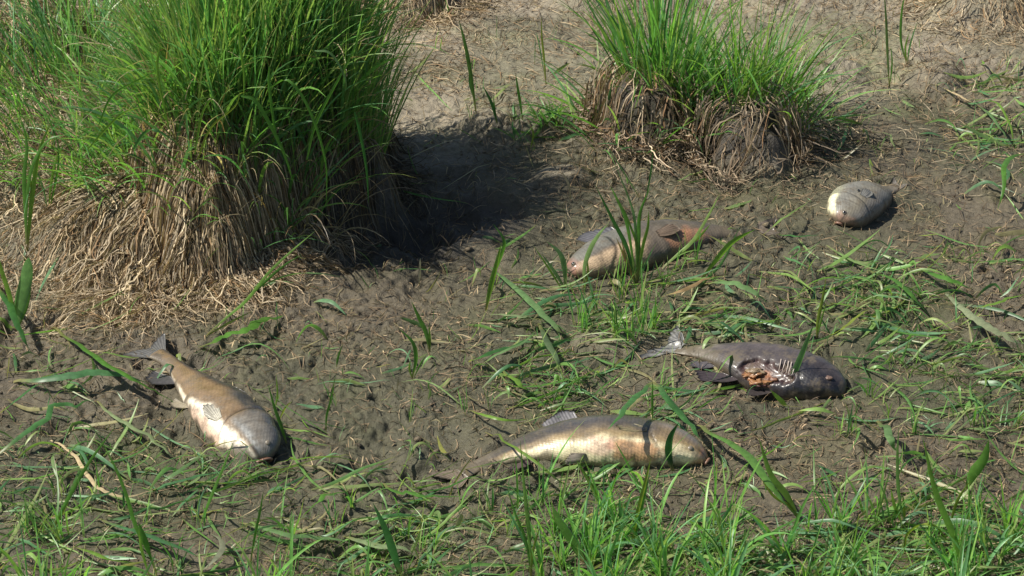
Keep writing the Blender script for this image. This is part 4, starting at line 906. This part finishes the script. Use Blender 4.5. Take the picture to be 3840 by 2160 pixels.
# mud crumbs
n = 9000; x, y = region(n, -1.6, 1.7, -1.4, 1.4, rng); keep = (rng.random(n) < .1+ss(0, .45, fbm(x*5, y*5, 3, 530))) & clear(x, y, .0); x, y = x[keep], y[keep]; n = len(x)
ic = np.array([(0, 0, 1), (0, 0, -1), (1, 0, 0), (-1, 0, 0), (0, 1, 0), (0, -1, 0), (.7, .7, .1), (-.7, .7, -.1), (-.7, -.7, .1), (.7, -.7, .1)], float)
tri = np.array([(0, 2, 6), (0, 6, 4), (0, 4, 7), (0, 7, 3), (0, 3, 8), (0, 8, 5), (0, 5, 9), (0, 9, 2), (1, 6, 2), (1, 4, 6), (1, 7, 4), (1, 3, 7), (1, 8, 3), (1, 5, 8), (1, 9, 5), (1, 2, 9)])
sz = rng.gamma(2, .0011, n)+.0012; V = np.stack([x, y, HZ(x, y)+sz*.2], -1)[:, None]+ic[None]*sz[:, None, None]*rng.uniform(.55, 1.4, (n, 10, 1))*np.array([1.2, 1.2, .8])
Fc = (tri[None]+np.arange(n)[:, None, None]*10).reshape(-1, 3)
cc = np.repeat((np.array([.14, .108, .068])*(1+.3*rng.standard_normal((n, 1))))[:, None], 10, 1).reshape(-1, 3)
o = mesh('mud_crumbs', V.reshape(-1, 3), Fc, MUD, col=np.clip(cc, .03, .4), smooth=False); tag(o, 'crumbs of brown mud scattered over the ground', 'mud crumbs', None, 'stuff')

def gdens(px, py, x, y):
    g = lambda cx, cy, sx, sy: np.exp(-(((px-cx)/sx)**2+((py-cy)/sy)**2))
    d = np.maximum.reduce([ss(1780, 2050, py)*ss(1500, 2300, px)*1.15, .62*ss(1760, 1980, py), .8*g(850, 1850, 420, 170), .85*g(2300, 1180, 170, 130), .75*g(2150, 1440, 330, 110), .8*g(3350, 1180, 330, 130), .55*g(3300, 1420, 420, 120), .6*g(3650, 1250, 280, 200), .5*g(3750, 480, 160, 200), .35*g(2750, 1530, 300, 70), .45*g(3120, 480, 170, 60), .40*g(150, 1600, 200, 300), .5*g(2700, 1850, 500, 200), .5*g(3500, 1650, 350, 200)])
    d = np.maximum(d, .42*ss(1700, 2300, px)*ss(880, 1080, py)); d = np.maximum(d, .34*ss(1600, 1740, py)); d = np.maximum(d, .05*ss(1150, 1300, py))
    return np.clip(d*(.35+1.15*ss(-.3, .3, fbm(x*5, y*5, 3, 540))), 0, 1.2)
# flattened green leaves
n = 17000; x, y = region(n, -1.5, 1.6, -1.5, 1.3, rng); px, py = px_of(x, y)
keep = (rng.random(n) < gdens(px, py, x, y)*.74+.015) & offleaf(x, y, .022) & (mound_z(x, y) < .03) & clear(x, y, -.004); x, y = x[keep], y[keep]; n = len(x)
az = np.where(rng.random(n) < .6, .15+.55*rng.standard_normal(n), rng.random(n)*6.28)-np.where(x > .6, .25, 0)
o = lying(n, x, y, rng.gamma(3.0, .028, n)+.02, az, rng.gamma(3, .0015, n)+.0018, blade_cols(n, 9, np.vstack([GREENS*np.array([1.1, .98, 1.2]), [[.20, .30, .11], [.32, .29, .15]]]), .28, (.3, .28, .13), rng), 'flattened_grass', LEAF, rng, k=9, lift=(.002, .045), tw=.8, curl=.7, fold=.2); tag(o, 'green grass leaves flattened over the mud in patches', 'grass', None, 'stuff')
n = 900; x, y = region(n, -1.5, 1.6, -1.5, 1.0, rng); px, py = px_of(x, y)
keep = (rng.random(n) < gdens(px, py, x, y)*.8) & (mound_z(x, y) < .02) & clear(x, y, .05); x, y = x[keep], y[keep]; n = len(x)
o = lying(n, x, y, rng.uniform(.10, .26, n), .1+.6*rng.standard_normal(n), rng.uniform(.006, .013, n), blade_cols(n, 14, GREENS*np.array([.95, .9, 1.1]), .3, (.36, .34, .18), rng), 'long_flattened_grass', LEAF, rng, k=14, lift=(.004, .05), tw=.9, curl=.6, fold=.3); tag(o, 'long broad grass leaves flattened over the mud in patches', 'grass', None, 'stuff')
# fine short green growth
n = 24000; x, y = region(n, -1.5, 1.6, -1.5, 1.3, rng); px, py = px_of(x, y)
keep = (rng.random(n) < gdens(px, py, x, y)*.62+.015) & offleaf(x, y) & (mound_z(x, y) < .03) & clear(x, y, .008); x, y = x[keep], y[keep]; n = len(x)
root = np.stack([x, y, HZ(x, y)-.003], -1)
P, Wd = blades(root, rng.gamma(3, .011, n)+.01, rng.random(n)*6.28, rng.uniform(.1, 1.2, n), rng.uniform(0, 1.6, n), None, 7, rng)
o = ribbons(P, Wd, rng.uniform(.0012, .0032, n), PROF_BLADE(7), blade_cols(n, 7, GREENS*1.1, .2, rng=rng), 'fine_grass', LEAF); tag(o, 'fine short green grass growing through the mud', 'grass', None, 'stuff')

# dense upright grass of the bottom clump and thinner growth beside it
def stand(n, dens, L, wr, name, label, seed, kk=9):
    rg = np.random.default_rng(seed); x, y = region(n, -1.4, 1.5, -1.75, -.5, rg); px, py = px_of(x, y)
    keep = (rg.random(n) < dens(px, py)*(.3+1.3*ss(-.2, .25, fbm(x*7, y*7, 2, 560)))) & clear(x, y, .025); x, y = x[keep], y[keep]; n = len(x)
    ci = rg.integers(0, len(x), max(8, len(x)//14)); nn_ = rg.integers(0, len(ci), len(x)); k0 = np.argmin((x[:, None]-x[ci][None])**2+(y[:, None]-y[ci][None])**2, 1); x, y = x*.22+x[ci][k0]*.78, y*.22+y[ci][k0]*.78
    root = np.stack([x, y, HZ(x, y)-.004], -1)
    P, Wd = blades(root, rg.uniform(*L, n)*rg.uniform(.6, 1.15, n), rg.random(n)*6.28, rg.uniform(.02, .6, n), rg.uniform(0, 1.3, n), None, kk, rg)
    o = ribbons(P, Wd, rg.uniform(*wr, n), PROF_BLADE(kk), blade_cols(n, kk, GREENS*1.15, .15, rng=rg), name, LEAF, fold=.2); tag(o, label, 'grass', None, 'stuff')
stand(8200, lambda a, b: np.clip(ss(1790, 2150, b)*ss(1900, 2200, a)*(1-.75*ss(2700, 3000, a)), 0, 1)+.30*ss(1850, 2150, b)*ss(2700, 3000, a)+.08*ss(1850, 2150, b), (.07, .23), (.003, .009), 'dense_grass', 'dense upright green grass growing along the bottom edge', 61)
ORD = 'first second third fourth fifth sixth seventh eighth ninth tenth eleventh twelfth'.split()
def auto_sprouts(nn, box, what, where, group, Lr, wr, nb, seed, spread=.5, lean=(0, .35)):
    rg = np.random.default_rng(seed); ps = []
    while len(ps) < nn:
        q = (rg.uniform(box[0], box[1]), rg.uniform(box[2], box[3])); p = PG(*q)
        if not clear(np.array([p[0]]), np.array([p[1]]), .02)[0] or mound_z(p[0], p[1]) > .05: continue
        if any(abs(q[0]-z[0][0]) < (box[1]-box[0])/nn*.35 for z in ps): continue
        ps.append((q, p))
    ps.sort(key=lambda z: z[0][0])
    for i, (q, p) in enumerate(ps):
        m = rg.integers(*nb); root = p[None]+np.c_[rg.normal(0, .007, (m, 2)), np.full(m, -.004)]; L = rg.uniform(*Lr, m)
        P, Wd = blades(root, L, rg.uniform(0, 6.28, m), rg.uniform(lean[0], lean[1], m)+.05, rg.uniform(0, spread*1.6, m), None, 9, rg)
        o = ribbons(P, Wd, rg.uniform(*wr, m), PROF_BLADE(9), blade_cols(m, 9, GREENS, .15, rng=rg), 'grass_sprout', LEAF, fold=.2, origin=p)
        tag(o, f'{what}, {"leftmost" if i == 0 else "rightmost" if i == nn-1 else ORD[i]+" from the left"} of those {where}', 'grass sprout', group)
auto_sprouts(9, (2950, 3820, 1900, 2120), 'green grass sprout', 'in the bottom right corner', 'sprouts in the bottom right corner', (.06, .16), (.003, .007), (5, 10), 62, .6)
auto_sprouts(10, (3050, 3820, 1480, 1780), 'small green sprout', 'on the lower right mud', 'sprouts on the lower right mud', (.04, .11), (.0025, .006), (4, 8), 63, .8)
auto_sprouts(8, (1200, 1950, 1900, 2120), 'green grass sprout', 'near the pale sheath', 'sprouts along the bottom edge', (.05, .12), (.0025, .006), (4, 8), 64, .8)
auto_sprouts(8, (60, 1150, 1850, 2120), 'green grass sprout', 'in the bottom left foreground', 'sprouts in the bottom left', (.05, .11), (.0025, .006), (4, 8), 65, .9)
auto_sprouts(9, (2150, 2470, 1110, 1290), 'fresh green sprout', 'in the central tuft', 'sprouts of the central tuft', (.07, .16), (.0025, .006), (7, 13), 66, .4)
auto_sprouts(7, (2200, 2640, 985, 1070), 'thin green sprout', 'in front of the sunken fish', 'sprouts in front of the sunken fish', (.05, .12), (.0025, .005), (3, 7), 73, .6)
auto_sprouts(9, (3080, 3600, 1040, 1280), 'low green sprout', 'in the trampled right patch', 'sprouts in the trampled patch', (.03, .09), (.0025, .006), (5, 9), 67, 1.2, lean=(.3, 1.1))
auto_sprouts(8, (1850, 2500, 1380, 1500), 'low bright sprout', 'above the silvery fish', 'sprouts above the silvery fish', (.03, .09), (.0025, .0055), (5, 9), 68, 1.2, lean=(.4, 1.1))
auto_sprouts(7, (1250, 1850, 1250, 1650), 'thin sparse sprout', 'on the open middle mud', 'sprouts on the open mud', (.03, .09), (.0015, .0035), (2, 5), 69, .6)
auto_sprouts(8, (1550, 2200, 60, 460), 'thin weed sprout', 'between the tussocks', 'sprouts on the dry bank', (.03, .10), (.0015, .0035), (2, 5), 70, .5)
auto_sprouts(6, (1880, 2110, 440, 530), 'dark green weed tuft', 'on the clod behind the shadow', 'weed tufts behind the shadow', (.04, .10), (.003, .007), (9, 16), 72, 1.0, lean=(.2, 1.0))
auto_sprouts(6, (2950, 3500, 120, 420), 'thin weed sprout', 'on the upper right silt', 'sprouts on the upper right silt', (.03, .08), (.0015, .0035), (2, 5), 71, .5)
